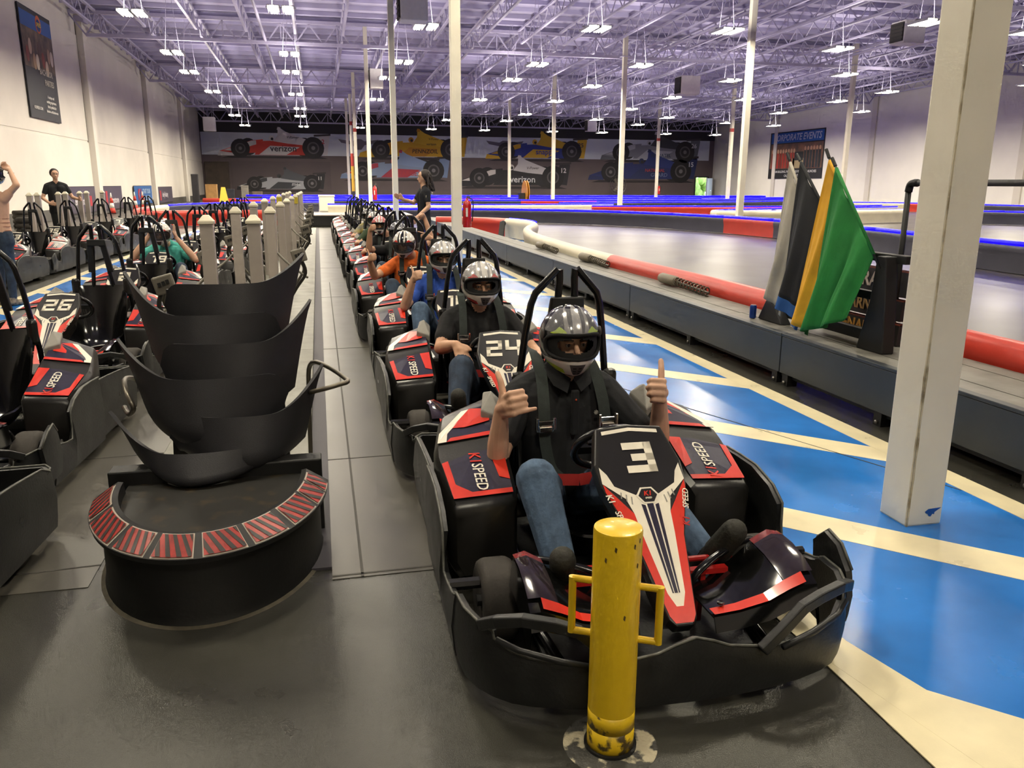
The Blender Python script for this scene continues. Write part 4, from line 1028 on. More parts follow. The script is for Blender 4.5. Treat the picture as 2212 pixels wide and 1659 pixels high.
# fifth driver: black tee with white tick, both arms raised
(lo, rz) = kloc(4)
P, h = seated('person', 'driver in black shirt and dark blue helmet with both arms raised', lo, m_tee, m_jean2, skin_a,
              ((-.44, 1.15, .74), (-.42, 1.05, 1.01), (.3, -.8, .4), (-.1, 0, 1), 'fist'), ((.46, 1.3, .82), (.37, 1.35, 1.14), (-.6, -.2, .7), (-.8, 0, .2), 'thumb'), voxel=.011, rz=rz, head=(-.02, 1.26, .95))
helmet(P, h+V((0, .012, .012)), yaw=-4, pitch=4, base='navy', stripe='silver', accent='navy', chin='navy'); face(P, h)
b = MB(); b.prism([(0, 0), (.03, -.018), (.10, .02), (.10, .025), (.03, -.004), (.008, .014)], lambda u, v, d: (-.10+u, 1.205-d, .60+v), .003); b.build('shirt_tick', k_white, P)
DR = [('driver in dark shirt wearing a red and white helmet, sixth in the queue', m_tee, 'red', 'white', 'red', 'white', -.12), ('driver in dark green shirt, seventh in the queue', mat('green cotton', '#3b4a33', .9), 'white', 'black', 'red', 'white', -.05), ('driver in yellow and blue shirt, eighth in the queue', mat('yellow cotton', '#b7a552', .9, col2='#4a5f86', vscale=6), 'black', 'silver', 'silver', 'white', -.05)]
for j, (lab, sh, ba, st, ac, ch, hx) in enumerate(DR):
    (lo, rz) = kloc(5+j)
    P, h = seated('person', lab, lo, sh, m_jean2, skin_a, ((-.40, 1.16, .52), (-.36, .98, .56), (.2, -.8, .2), (.5, 0, .7), 'rest'), ((.36, 1.2, .50), (.30, .98, .54), (-.3, -.8, .2), (-.5, 0, .8), 'rest'), voxel=.013, rz=rz, head=(hx, 1.27, .95))
    helmet(P, h+V((0, .012, .012)), yaw=-5, pitch=2, base=ba, stripe=st, accent=ac, chin=ch); face(P, h)
# teal driver in the left row, both hands on the helmet
P, h = seated('person', 'driver in teal shirt holding the sides of a red and black helmet with both hands', V((-2.06, 10.7, 0)), mat('teal cotton', '#4fb3a6', .9, var=.12, vscale=20, bump=.2, bscale=40), m_jean2, skin_b,
              ((-.40, 1.15, .64), (-.17, 1.16, .93), (.15, -.1, 1), (.2, -1, .1), 'flat'), ((.40, 1.12, .60), (.17, 1.13, .90), (-.15, -.1, 1), (-.2, -1, .1), 'flat'), voxel=.010, head=(-.02, 1.16, .94))
helmet(P, h+V((0, .012, .012)), yaw=-6, pitch=8, base='white', stripe='black', accent='red', chin='white', visor_down=True); face(P, h)

# ---------------------------------------------------------------- people standing
def standing(lab, loc, rz, hgt, shirt, pants, skin, arms, sleeve=.55, hair=None, voxel=.012, shoes=m_shoe, legs=((-.09, 0), (.09, 0)), belly=1.0):
    """facing -y before turning; arms = R, L: (elbow, wrist, hand dir, thumb dir, type) for a 1.75 m figure"""
    P = empty('person', loc, rz); k = hgt/1.75; tag(P, lab, 'person')
    S = []
    for s, lg in ((-1, legs[0]), (1, legs[1])):
        S.append((pants, (s*.085, 0, .92), .105, (s*.10, -.01, .84), .10)); S.append((pants, (s*.09, 0, .86), .095, (lg[0], lg[1]*.5-.015, .48), .064)); S.append((pants, (lg[0], lg[1]*.5-.015, .48), .062, (lg[0], lg[1], .12), .048))
        S.append((shoes, (lg[0], lg[1]+.035, .045), .043, (lg[0]+s*.02, lg[1]-.15, .038), .037)); S.append((shoes, (lg[0], lg[1], .12), .045, (lg[0], lg[1]+.01, .05), .045))
        S.append((shirt, (s*.07, 0, .97), .11*belly, (s*.07, 0, 1.12), .10*belly)); S.append((shirt, (s*.07, 0, 1.12), .10*belly, (s*.09, 0, 1.33), .105)); S.append((shirt, (s*.16, .01, 1.40), .062, (0, .015, 1.46), .055))
    S.append((shirt, (-.16, .01, 1.39), .066, (.16, .01, 1.39), .066))
    S.append((skin, (0, .01, 1.45), .052, (0, -.01, 1.55), .05)); S.append((skin, (0, -.005, 1.625), .078, (0, -.005, 1.665), .08)); S.append((skin, (0, -.04, 1.575), .05, (0, -.045, 1.565), .042)); S.append((skin, (0, -.085, 1.62), .009, (0, -.102, 1.60), .012))
    for s, (el, wr, hd, td, typ), sd in ((-1, arms[0], 'R'), (1, arms[1], 'L')):
        sh = V((s*.18, .01, 1.385)); el, wr = V(el), V(wr); mid = sh+(el-sh)*sleeve
        S.append((shirt, sh, .066, mid, .057)); S.append((skin, mid, .045, el, .040)); S.append((skin, el, .041, wr, .028)); S += hand(sd, wr, hd, td, typ, skin, 1.05)
    S = [(m, V(a)*k, r*k, V(c)*k, q*k) for m, a, r, c, q in S]
    body_mesh('body', S, voxel, P)
    e = MB()
    return P, k
P, k = standing('man in black polo standing among the parked karts beside the left wall', (-6.25, 22.5, 0), math.radians(28), 1.92, m_polo, mat('black trousers', '#121214', .9), skin_b,
                (((-.30, -.02, 1.13), (-.22, -.22, 1.02), (.5, -.8, -.1), (.3, 0, .9), 'rest'), ((.30, -.04, 1.14), (.36, -.30, 1.10), (.3, -.9, .1), (-.3, 0, .9), 'rest')), belly=1.15)
MB().sphere((0, .034*k, 1.672*k), .101*k, 14, 10, (.97, 1.0, 1.02)).build('hair', m_hair, P, smooth=True)
face(P, V((0, -.005, 1.64))*k)
P, k = standing('woman in black uniform with long curly hair walking beside the queue', (1.9, 15.3, 0), math.radians(-82), 1.86, mat('navy uniform', '#14161f', .9, var=.2, vscale=20), mat('navy trousers', '#12141c', .9), skin_b,
                (((-.22, -.12, 1.20), (-.18, -.32, 1.26), (.1, -1, .5), (.2, 0, 1), 'flat'), ((.24, .02, 1.14), (.26, -.18, .98), (0, -.6, -.7), (-.3, -.3, .6), 'rest')), belly=.92, legs=((-.09, -.12), (.09, .14)))
e = MB()
rnd = random.Random(3)
for i in range(46):
    a = rnd.uniform(0, 2*PI); x, y = .085*math.sin(a)*k, (.03+.085*abs(math.cos(a)))*k
    pts = [(x*.5, y*.6, 1.73*k)]
    for j in range(1, 7): pts.append((x*(1+.12*j)+.012*math.sin(j*2.1+i), y*(1+.10*j)+.012*math.cos(j*1.7+i), (1.73-.055*j)*k))
    e.tube(spline(pts, 2), [.016]*12+[.006], 5)
e.sphere((0, .034*k, 1.665*k), .105*k, 14, 10, (.98, 1.0, 1.0)); e.build('hair', m_hair, P, smooth=True)
face(P, V((0, -.005, 1.64))*k)
text('sleeve_badge', 'K1', .07, frame((.245*k, .0, 1.31*k), (0, -1, 0), (0, 0, 1)), k_white, P, ext=.002); text('back_lettering', 'K1 SPEED', .07, frame((0, .125*k, 1.36*k), (-1, 0, 0), (0, 0, 1)), k_white, P, ext=.002)
P, k = standing('woman in striped top and jeans lifting a helmet at the left edge', (-4.12, 12.1, 0), math.radians(150), 1.78, mat('pink striped knit', '#d4a98f', .9, var=.06, vscale=20), m_jean2, skin_b,
                (((-.36, -.04, 1.55), (-.19, -.12, 1.74), (.9, -.1, .3), (.1, -.9, .4), 'grip'), ((.36, -.04, 1.55), (.19, -.12, 1.74), (-.9, -.1, .3), (-.1, -.9, .4), 'grip')), belly=.95, shoes=mat('canvas shoe', '#b8a690', .8, col2='#2c2a28', vscale=14), sleeve=.35)
for j in range(8):
    z = (.98+j*.05)*k
    MB().tube([((.165+.01*abs(j-3)*.3)*k*math.cos(a*PI/10), .113*k*math.sin(a*PI/10), z) for a in range(20)], .0045, 5, closed=True).build('knit_stripe', mat('brown stripe yarn', '#8a5a4a', .9), P, smooth=True)
e = MB()
for i in range(26):
    a = rnd.uniform(-1.3, 1.3); x, y = .09*math.sin(a)*k, (.10*math.cos(a))*k
    e.tube([(x*.6, y*.5, 1.74*k), (x, y, 1.66*k), (x*1.05, y*1.1, 1.5*k), (x*1.0, y*1.25, 1.32*k), (x*.9, y*1.2, 1.18*k)], [.012, .016, .016, .013, .005], 5)
e.build('hair', mat('blonde hair', '#a98a55', .6, var=.3, vscale=50), P, smooth=True)
H = helmet(P, (0, -.02, 1.70*k), base='navy', stripe='silver', accent='navy', chin='silver')
H.name = 'held_helmet'
MB().tube([(-.215*k+.032*math.cos(a*PI/8), -.11*k+.032*math.sin(a*PI/8), 1.70*k) for a in range(16)], .007, 6, closed=True).build('watch_strap', m_black, P, smooth=True)
# ================================================================= yellow bollard
m_yel = mat('yellow bollard paint', '#e3bd1c', .32, coat=.2, var=.06, vscale=10, bump=.05, bscale=60)
m_rust = mat('worn bare patches', '#5b4a22', .7, var=.5, vscale=40); m_conc = mat('chipped concrete', '#b9b29c', .85, var=.2, vscale=40, bump=.6, bscale=80)
t = empty('bollard', (.768, 1.968, 0)); tag(t, 'yellow steel bollard with welded side handles in front of kart 3', 'bollard')
MB().lathe([(.003, 0), (.069, 0), (.069, .690), (.067, .697), (.060, .700), (.003, .701)], 40).build('post', m_yel, t, auto=40)
for s in (1, -1):
    dx, dy = s*.88, -s*.47
    z0, z1 = (.36, .525)
    b = MB(); b.tube([(dx*.06, dy*.06, z1), (dx*.125, dy*.125, z1)], .0105, 10); b.tube([(dx*.125, dy*.125, z1+.006), (dx*.125, dy*.125, z0-.006)], .0115, 10); b.tube([(dx*.06, dy*.06, z0), (dx*.125, dy*.125, z0)], .0105, 10)
    b.build('handle', m_yel, t, auto=50)
b = MB(); r_ = random.Random(5)
MB().lathe([(.0694, .004), (.0695, .03), (.0694, .075)], 40).build('worn_foot', mat('worn bollard foot', '#e3bd1c', .4, col2='#4a3c1a', vscale=22, thr=(.50, .58)), t, smooth=True)
MB().lathe([(.06935, .075), (.06935, .13)], 40).build('worn_foot', mat('lightly worn bollard foot', '#e3bd1c', .4, col2='#5a4a20', vscale=30, thr=(.60, .66)), t, smooth=True)
for a, z in ((-2.0, .655), (-1.2, .66), (-.9, .672), (-2.4, .62), (-1.55, .45), (-1.0, .60)):
    b.poly([(.0695*math.cos(a+u), .0695*math.sin(a+u), z+v) for u, v in ((-.05, 0), (.03, -.006), (.06, .008), (-.02, .012))])
b.build('chip_marks', m_rust, t)
b = MB(); b.lathe([(.076, .0006), (.076, .0035), (.11, .003), (.14, .0006)], 48); b.build('concrete_collar', mat('chipped concrete collar', '#454440', .6, col2='#c2b99d', vscale=14, thr=(.49, .55), bump=.4, bscale=90), t)
b = MB(); b.lathe([(.069, .0), (.078, .0), (.078, .012), (.069, .012)], 40); b.build('sleeve', m_black, t)

# ================================================================= charging island
m_isl = mat('worn island top', '#77766c', .5, var=.2, vscale=6, bump=.1, bscale=60)
isl = struct(MB().box(-.98, -.115, 3.72, 31, 0, .045).build('kerb_island', m_isl, bevel=.01))
MB().box(-.115, -.02, 3.3, 31.5, 0, .012).build('island_shade_strip', mat('dark island shade', '#39363d', .6), isl)  # shade in the gap along the island, laid down as a dark strip
for y in (4.3, 5.6, 8.0, 12): MB().box(-.975, -.12, y, y+.006, .045, .0455).build('joint_line', m_line, isl)
# half round nose with striped panels
t = empty('island_nose', (-.51, 3.62, 0)); tag(t, 'black half-round island end with red and black striped panels round its rim', 'island end')
rx, ry = .43, .665
def hr(a, off, z):   # a from 180 (left) through 270 (front) to 360 (right)
    a = math.radians(a); c, s_ = math.cos(a), math.sin(a)
    n = V((c/rx, s_/ry, 0)).normalized(); return V((rx*c, ry*s_, z))+n*off
angs = [180+180*k/36 for k in range(37)]
m_nose = mat('black nose plastic', '#0f0f0e', .5, var=.4, vscale=7, bump=.08, bscale=60)
g = [[hr(a, o, z) for a in angs] for o, z in ((.01, .0), (0, .03), (0, .27))]
MB().sheet(g, -.02).build('skirt', m_nose, t, auto=50)
g = [[hr(a, o, z) for a in angs] for o, z in ((0, .262), (.055, .275), (.06, .290), (-.035, .352), (-.05, .350), (-.055, .30))]
MB().sheet(g, -.004).build('rim', m_black, t, auto=30)
b = MB(); b.poly([hr(a, -.05, .30) for a in angs]+[V((rx-.05, .12, .30)), V((-rx+.05, .12, .30))]); b.build('recess_floor', mat('grimy black recess', '#15130e', .55, col2='#4a3a1c', vscale=14, thr=(.55, .95)), t)
MB().box(-rx-.035, rx+.035, .10, .20, .0, .365).build('back_board', m_nose, t, bevel=.008)
m_pr = mat('scuffed red panel', '#9e2a22', .4, var=.25, vscale=30); m_pw = mat('panel edge white', '#b9aea0', .5); m_pk = mat('panel stripe black', '#241f1c', .45)
for k, (a0, a1) in enumerate(((183, 204), (207, 230), (233, 250), (253, 270.5), (274, 292), (295, 312), (315.5, 333), (335, 346), (347.5, 356))):
    def q(u, v, o=0.0):
        a = a0+(a1-a0)*u; p0, p1 = hr(a, .058, .293), hr(a, -.032, .352)
        nn = (hr(a, .058, .293)-hr(a, -.032, .352)).cross(hr(a+1, .0, 0)-hr(a, .0, 0)).normalized()
        nn = nn if nn.z > 0 else -nn
        return p0+(p1-p0)*v+nn*o
    b = MB(); b.sheet([[q(u/6, v, .003) for u in range(7)] for v in (0, 1)], -.003 if 0 else .003); pan = b.build('striped_panel', m_pw, t)
    b = MB(); b.sheet([[q(.03+.94*u/6, v, .008) for u in range(7)] for v in (.05, .95)]); b.build('panel_print', m_pr, pan)
    b = MB()
    ns = max(2, round((a1-a0)/4.6))
    def clip(P, lim, sg):
        out = []
        for (p, r) in zip(P, P[1:]+P[:1]):
            ip, ir = sg*(p[0]-lim) >= 0, sg*(r[0]-lim) >= 0
            if ip: out.append(p)
            if ip != ir: f_ = (lim-p[0])/(r[0]-p[0]); out.append((lim, p[1]+(r[1]-p[1])*f_))
        return out
    for i in range(-1, ns+2):
        u0 = i/ns; w = .46/ns
        pts = clip(clip([(u0+.55/ns, .06), (u0+w+.55/ns, .06), (u0+w-.55/ns, .94), (u0-.55/ns, .94)], .04, 1), .96, -1)
        if len(pts) > 2: b.poly([q(u, v, .0095) for u, v in pts])
    b.build('panel_stripe', m_pk, pan)
o = MB(); o.poly([hr(a, .004, .045) for a in (268, 275, 282)]+[hr(a, .004, .02) for a in (282, 275, 268)]); o.build('red_label', mat('faded red label', '#a8505a', .5), t)
b = MB(); g = [[hr(a, o, z) for a in angs] for o, z in ((.005, .010), (.03, .007), (.045, .0008))]; b.sheet(g); b.build('dust_ring', mat('dusty caulk', '#4e483a', .8, var=.3, vscale=20), t)

# stacked seat liners, six shells nested alternately
m_liner = mat('grained black liner', '#29292c', .5, var=.1, vscale=8, bump=.15, bscale=260)
SH = [ # side of the horn, horn tip z, lip z, x at the horn, x at the rounded end, bottom z, y
 (0, .605, .45, -.976, -.225, .30, 3.70), (1, .766, .585, -.012, -.725, .34, 3.78), (0, .911, .75, -.947, -.185, .44, 3.86), (1, 1.061, .895, -.055, -.765, .56, 3.94), (0, 1.207, 1.02, -.923, -.205, .70, 4.02), (1, 1.275, 1.155, -.080, -.75, .85, 4.10)]
NAMES = ['lowest of the stack with its horn to the left', 'second from the bottom with its horn to the right', 'third from the bottom of the stack', 'fourth from the bottom of the stack', 'fifth from the bottom of the stack', 'topmost of the stack']
for i, (mr, tip, flat, xa, xb, zb, y0) in enumerate(SH):
    g = []
    n = 30
    for v in range(9):
        row = []; tv = v/8
        for j in range(n+1):
            u = j/n                                  # 0 at the horn, 1 at the rounded end
            x = xa+(xb-xa)*u
            zt = flat+(tip-flat)*max(0, 1-u/.34)**1.8
            zt -= .005*u
            if u > .88: zt -= (1-math.sqrt(max(0, 1-((u-.88)/.12)**2)))*.11
            zl = zb+.05*abs(2*u-1)**2
            z = zl+(zt-zl)*tv
            bow = 1-(2*u-1)**2
            y = y0+.17*(1-bow if u < .5 else (1-bow)*.45)-bow*(.12-.08*tv)+.05*max(0, 1-tv/.25)**2
            xx = x+(xb-xa)*(.15 if u < .5 else .06)*(1-tv)**.8*(1 if u < .5 else -1)*abs(2*u-1)
            row.append((xx, y, z))
        g.append(row)
    o = MB(); o.sheet(g, .014 if not mr else -.014); o = o.build('seat_liner', m_liner, auto=50)
    tag(o, 'black plastic seat liner, %s' % NAMES[i], 'seat liner', 'seat liners stacked on the island end')
t = empty('liner_rack', (-.51, 4.3, .045)); tag(t, 'bent metal tube rack holding the stacked black seat liners', 'rack')
MB().tube(spline([(.40, .10, 0), (.41, .05, .45), (.44, -.10, .68), (.60, -.42, .66), (.56, -.47, .645), (.44, -.44, .61), (.42, -.2, .55)], 6), .012, 8).build('rack_tube', mat('bare steel tube', '#6d675c', .35, .7), t, smooth=True)
MB().tube(spline([(-.36, .06, .50), (-.42, -.05, .62), (-.43, -.22, .66), (-.40, -.34, .62), (-.37, -.38, .56), (-.41, -.30, .51), (-.45, -.2, .52)], 6), .012, 8).build('rack_tube', mat('bare steel tube', '#6d675c', .35, .7), t, smooth=True)
MB().box(-.40, .40, .07, .13, 0, .03).build('rack_base', m_black, t)
MB().prism([(-.30, .0), (.30, 0), (.26, 1.05), (-.26, 1.05)], lambda u, v, d: (u, .02+v*.05+d, v), .03).build('rack_back', m_black, t)

# ================================================================= charging posts
m_post = mat('grey vinyl post', '#a89f96', .5, var=.04, vscale=4); m_cap = mat('cream post cap', '#dcd5bd', .45)
m_cab = mat('dark cable', '#2c2a26', .6); m_plug = mat('grey charger plug', '#6f6a5f', .55, var=.1, vscale=12); m_pipe = mat('grey conduit', '#6f6b60', .5)
def post_proto(gear):
    T = empty('charging_post')
    MB().box(-.0525, .0525, -.0525, .0525, 0, 1.255).build('post', m_post, T, bevel=.006)
    c = MB(); c.box(-.062, .062, -.062, .062, 1.245, 1.272)
    c.add([(-.058, -.058, 1.272), (.058, -.058, 1.272), (.058, .058, 1.272), (-.058, .058, 1.272), (-.022, -.022, 1.318), (.022, -.022, 1.318), (.022, .022, 1.318), (-.022, .022, 1.318)], [(0,1,5,4),(1,2,6,5),(2,3,7,6),(3,0,4,7),(4,5,6,7),(0,3,2,1)])
    c.build('cap', m_cap, T, bevel=.004)
    if gear:
        s = gear
        MB().tube(spline([(s*.06, -.02, .22), (s*.20, -.10, .40), (s*.34, -.22, .62), (s*.30, -.34, .74)], 5), .016, 8).build('arm_tube', m_pipe, T, smooth=True)
        MB().tube(spline([(s*.05, .03, .80), (s*.16, -.12, .70), (s*.30, -.26, .60), (s*.38, -.34, .55)], 5), .013, 8).build('brace_tube', m_pipe, T, smooth=True)
        pb = MB().obox((s*.30, -.40, .80), (.075, .0, .02), (0, .03, 0), (-.018, 0, .07)).build('plug_box', m_plug, T, bevel=.012)
        for k in range(3): MB().obox((s*.30-.03+.03*k, -.435, .80+.012*k), (.011, 0, .003), (0, .008, 0), (-.004, 0, .016)).build('socket_slot', m_black, pb)
        MB().tube(spline([(s*.32, -.38, .76), (s*.36, -.34, .60), (s*.25, -.22, .42), (s*.12, -.10, .20), (s*.08, 0, .10)], 6), .018, 8).build('cable', m_cab, T, smooth=True)
        MB().box(-.10, .10, .07, .20, .06, .40).build('charger_body', m_plug, T, bevel=.02)
        MB().box(-.085, .085, .068, .072, .12, .34).build('charger_panel', m_black, T)
    return T
PP = {0: post_proto(0), 1: post_proto(1), -1: post_proto(-1)}
ys = [7.2, 9.7, 12.4, 15.0, 17.8, 20.6, 23.3, 26.0, 28.6]
PORD = ['nearest', 'second', 'third', 'fourth', 'fifth', 'sixth', 'seventh', 'eighth', 'ninth']
for k, y in enumerate(ys):
    for row, x in ((0, -.905), (1, -.535)):
        p = copy_tree(PP[0 if (row == 1 and k in (0, 2)) else (-1 if row == 0 else 1)]); p.location = (x, y+(.0 if row == 0 else .02), .045)
        tag(p, 'grey charging post with cream cap, %s in the %s row of the island' % (PORD[k], 'left' if row == 0 else 'lane side'), 'post', 'charging posts along the island')
        if k == 5:
            MB().box(-.064, .064, -.064, .064, 1.10, 1.246).build('yellow_wrap', mat('yellow tape', '#c9b53a', .5), p)
for k, (x, y) in enumerate(((-5.92, 19.4), (-5.92, 19.9), (-5.92, 21.4), (-5.92, 21.95), (-5.92, 23.2), (-5.92, 23.85), (-5.92, 25.5))):
    p = copy_tree(PP[0]); p.location = (x, y, .08)
    tag(p, 'grey charging post, %s along the far left island in front of the white wall' % (['first', 'second', 'third', 'fourth', 'fifth', 'sixth', 'seventh'][k]), 'post', 'charging posts along the far left island')
for p in PP.values(): remove_tree(p)
struct(MB().box(-6.4, -5.5, 12, 30, 0, .08).build('kerb_island', m_isl, bevel=.01))

# ================================================================= raised deck right of the lane
m_face = mat('slate painted panel', '#2f3438', .42, var=.1, vscale=3, bump=.04, bscale=60); m_top = mat('worn grey deck boards', '#6f6d66', .5, var=.25, vscale=5, bump=.12, bscale=50)
D = empty('track_deck', (0, 0, 0)); tag(D, 'long raised deck with slate side panels between the blue lane and the track', 'deck')
dy = [-2.0, 1.2, 3.35, 5.95, 9.4, 12.85, 16.3, 19.8, 23.3, 26.8, 30.3]
for a, b_ in zip(dy, dy[1:]):
    MB().box(3.70, 3.73, a+.006, b_-.006, .10, .405).build('side_panel', m_face, D, bevel=.004)
    MB().box(3.695, 3.76, a+.003, b_-.003, .408, .432).build('edge_board', m_face, D, bevel=.004)
    for yy in (a+.04, b_-.12, (a+b_)/2):
        MB().box(3.71, 3.80, yy, yy+.08, 0, .12).build('deck_foot', m_black, D)
        MB().sphere((3.705, yy+.04, .03), .016, 8, 6).build('foot_bolt', k_rim, D, smooth=True)
for y0, y1, nb, bw in ((-2.0, 2.4, 4, .174), (2.4, 7.05, 4, .174), (7.05, 14.6, 3, .155), (14.6, 22.2, 3, .155), (22.2, 30.3, 3, .155)):
    for k in range(nb): MB().box(3.762+k*bw, 3.762+(k+1)*bw-.006, y0+.003, y1-.003, .405, .428+.002*(k % 2)).build('deck_board', m_top, D)
MB().box(3.75, 4.44, -2, 7.05, .06, .40).build('under_frame', m_black, D); MB().box(3.75, 4.2, 7.05, 30.3, .06, .40).build('under_frame', m_black, D)
# far cross deck
D2 = empty('cross_deck', (0, 0, 0)); tag(D2, 'low black platform across the far end of the lane', 'deck')
MB().box(-.45, 3.6, 32.5, 32.54, .03, .41).build('side_panel', m_black, D2); MB().box(-.5, 3.6, 32.46, 35.4, .41, .44).build('deck_top', mat('dusty pink deck', '#9a8a86', .5, var=.1, vscale=3), D2); MB().box(-.4, 3.5, 32.54, 35.3, .0, .41).build('under_frame', m_black, D2)

# ================================================================= barriers with light strips
m_bred = mat('red barrier plastic', '#c23a2c', .38, var=.08, vscale=2, bump=.04, bscale=30); m_bwht = mat('white barrier plastic', '#d8d0b8', .42, var=.08, vscale=2); m_bnav = mat('dark barrier plastic', '#3a3a48', .42, var=.12, vscale=2)
m_led = mat('blue light strip', '#0500ff', .5, emit=LED_STRENGTH)
BC = {'r': m_bred, 'w': m_bwht, 'n': m_bnav}
def resample(path, step):
    P = spline([(x, y, 0) for x, y in path], 8); out = [P[0]]; acc = 0
    for a, b_ in zip(P, P[1:]):
        L = (b_-a).length; pos = 0
        while acc+L-pos >= step:
            t_ = (step-acc)/max(L-pos, 1e-9); a2 = a+(b_-a)*((pos+(step-acc))/L); out.append(a2); pos += step-acc; acc = 0
        acc += L-pos
    out.append(P[-1]); return out
PROF = [(-.09, .02), (-.085, .30), (-.11, .40), (-.12, .47), (-.10, .545), (-.05, .59), (0, .60), (.05, .59), (.10, .545), (.12, .47), (.11, .40), (.085, .30), (.09, .02)]
def barrier(lab, path, cols, led=None, step=.55, per=5, side=1, z0=0.0, ledr=.034):
    P = resample(path, step); T = empty('track_barrier', (P[0].x, P[0].y, 0)); tag(T, lab, 'barrier', 'plastic barriers round the track'); o0 = V((P[0].x, P[0].y, 0))
    n = len(P); k = 0; ci = 0
    while k < n-1:
        e_ = min(k+per, n-1); rings = []; ledp = []
        for i in range(k, e_+1):
            d = (P[min(i+1, n-1)]-P[max(i-1, 0)]).normalized(); nr = V((d.y, -d.x, 0))*side
            rings.append([P[i]-o0+nr*u+V((0, 0, z0+v)) for u, v in PROF]); ledp.append(P[i]-o0+nr*.085+V((0, 0, z0+.575)))
        c = cols[min(ci, len(cols)-1)] if len(cols) > 1 else cols
        sg = MB().rings(rings).build('barrier_segment', BC[c], T, auto=50)
        if led is None or led[min(ci, len(led)-1)] == '1':
            MB().tube(ledp, ledr, 5).build('light_strip', m_led, sg, smooth=True)
        k = e_; ci += 1
    return T
barrier('red and white barrier curving along the back of the raised deck', [(4.36, 7.15), (4.36, 9), (4.3, 11.4), (4.33, 13.8), (4.55, 17.3), (5.05, 19.9), (5.75, 21.9), (5.95, 23.5), (5.55, 25.2), (4.5, 26.3), (3.7, 26.6)], 'rrwwwwwwrrr', '00000001000', step=.45, per=5)
barrier('short red barrier behind the deck beside the big column', [(4.62, 5.0), (4.6, 3.0), (4.6, 1.0), (4.6, -1)], 'r', '0')
barrier('dark barrier with blue light strip sweeping round the near bend of the track', [(2.5, 36.1), (6.4, 35.4), (9.9, 33.6), (12.4, 30.2), (13.7, 26), (14.0, 22), (13.6, 18), (13.1, 14.5), (12.8, 11), (12.5, 7), (12.3, 2)], 'nnnnnnrnnnnnnnnnnnnnnnnn', side=1, ledr=.045)
barrier('white barrier with blue light strip beyond the near bend', [(0.5, 44.2), (7.8, 43.2), (13, 43.6), (16.2, 44.4)], 'w', side=1)
barrier('red barrier crossing the middle of the track', [(13.6, 40.3), (18, 39.6), (22, 38.9), (27, 39.3), (31, 41)], 'rrrrrrw', side=1)
barrier('dark barrier with blue light strip behind the red crossing barrier', [(14, 47.6), (20, 49), (28, 51), (37, 57)], 'n', side=1)
barrier('white pointed barrier on the right of the track', [(30, 38.4), (24, 36.2), (19, 34.4), (16.4, 32.5), (17.6, 31.6), (21, 31.6), (26.4, 33)], 'wwwwwwwww', side=-1)
barrier('dark barrier with blue strip at the right side of the track', [(27.4, 32.4), (30, 29), (30.5, 23), (29.5, 16), (28.5, 8)], 'nnrnnrnn', side=1)
barrier('white and red barrier near the right wall', [(33, 50), (36, 48), (38.6, 45), (39.5, 41), (39.6, 34), (38, 22)], 'wwrnnrnn', side=1)
barrier('far dark barrier with blue light strip, nearest of the three long ones', [(-3, 55.5), (10, 55.2), (24, 56), (36, 61), (42, 63)], 'nnnrnnnn', step=1.1, per=5, side=1, ledr=.055)
barrier('far dark barrier with blue light strip, middle of the three long ones', [(-4, 64.4), (12, 64.2), (26, 65), (43.5, 67)], 'nnrnnnwn', step=1.2, per=5, side=1, ledr=.06)
barrier('far dark barrier with blue light strip, farthest of the three long ones', [(-6, 75), (12, 75), (30, 75.4), (44, 76)], 'n', step=1.5, per=5, side=1, ledr=.07)
barrier('red then white barrier with light strip curving behind the parked karts', [(-5.6, 31.5), (-6.6, 33.5), (-7.3, 37), (-7.2, 41), (-6.2, 45.2), (-3.8, 48.5), (0, 49.5)], 'rrrwnnnnn', '000011111', side=1)
barrier('red barrier behind the parked karts nearer than the curved one', [(-6.0, 33), (-4.6, 33.6), (-2.6, 33.8), (-.9, 33.4)], 'r', '0', side=1)
barrier('red barrier end with white tip in the far left of the track', [(-7.6, 60), (-5, 58.4), (-1, 58)], 'rr', '01', side=1)
for j, (x, y) in enumerate(((17.6, 33.2), (19.6, 33.0), (21.4, 33.0), (8.2, 43.6), (11, 44.1), (24, 39.7), (29, 40.6), (36.8, 47.4), (5.6, 44.0), (19.2, 40.1))):
    b = MB(); b.sphere((0, 0, .42), .20, 10, 7, (1, .8, 1)); b.tube([(0, 0, .25), (.1, .1, 0)], .06, 8)
    o = b.build('rubber_bumper', m_black, smooth=True, loc=(x, y, 0)); tag(o, 'black rubber buffer %s' % ['at the tip of the white pointed barrier', 'second along the white pointed barrier', 'third along the white pointed barrier', 'behind the white barrier near the big column', 'behind the far half of the white barrier', 'behind the red crossing barrier', 'at the right end of the red crossing barrier', 'near the right wall barrier', 'at the left end of the white barrier', 'behind the left half of the red crossing barrier'][j], 'buffer', 'rubber buffers behind the barriers')
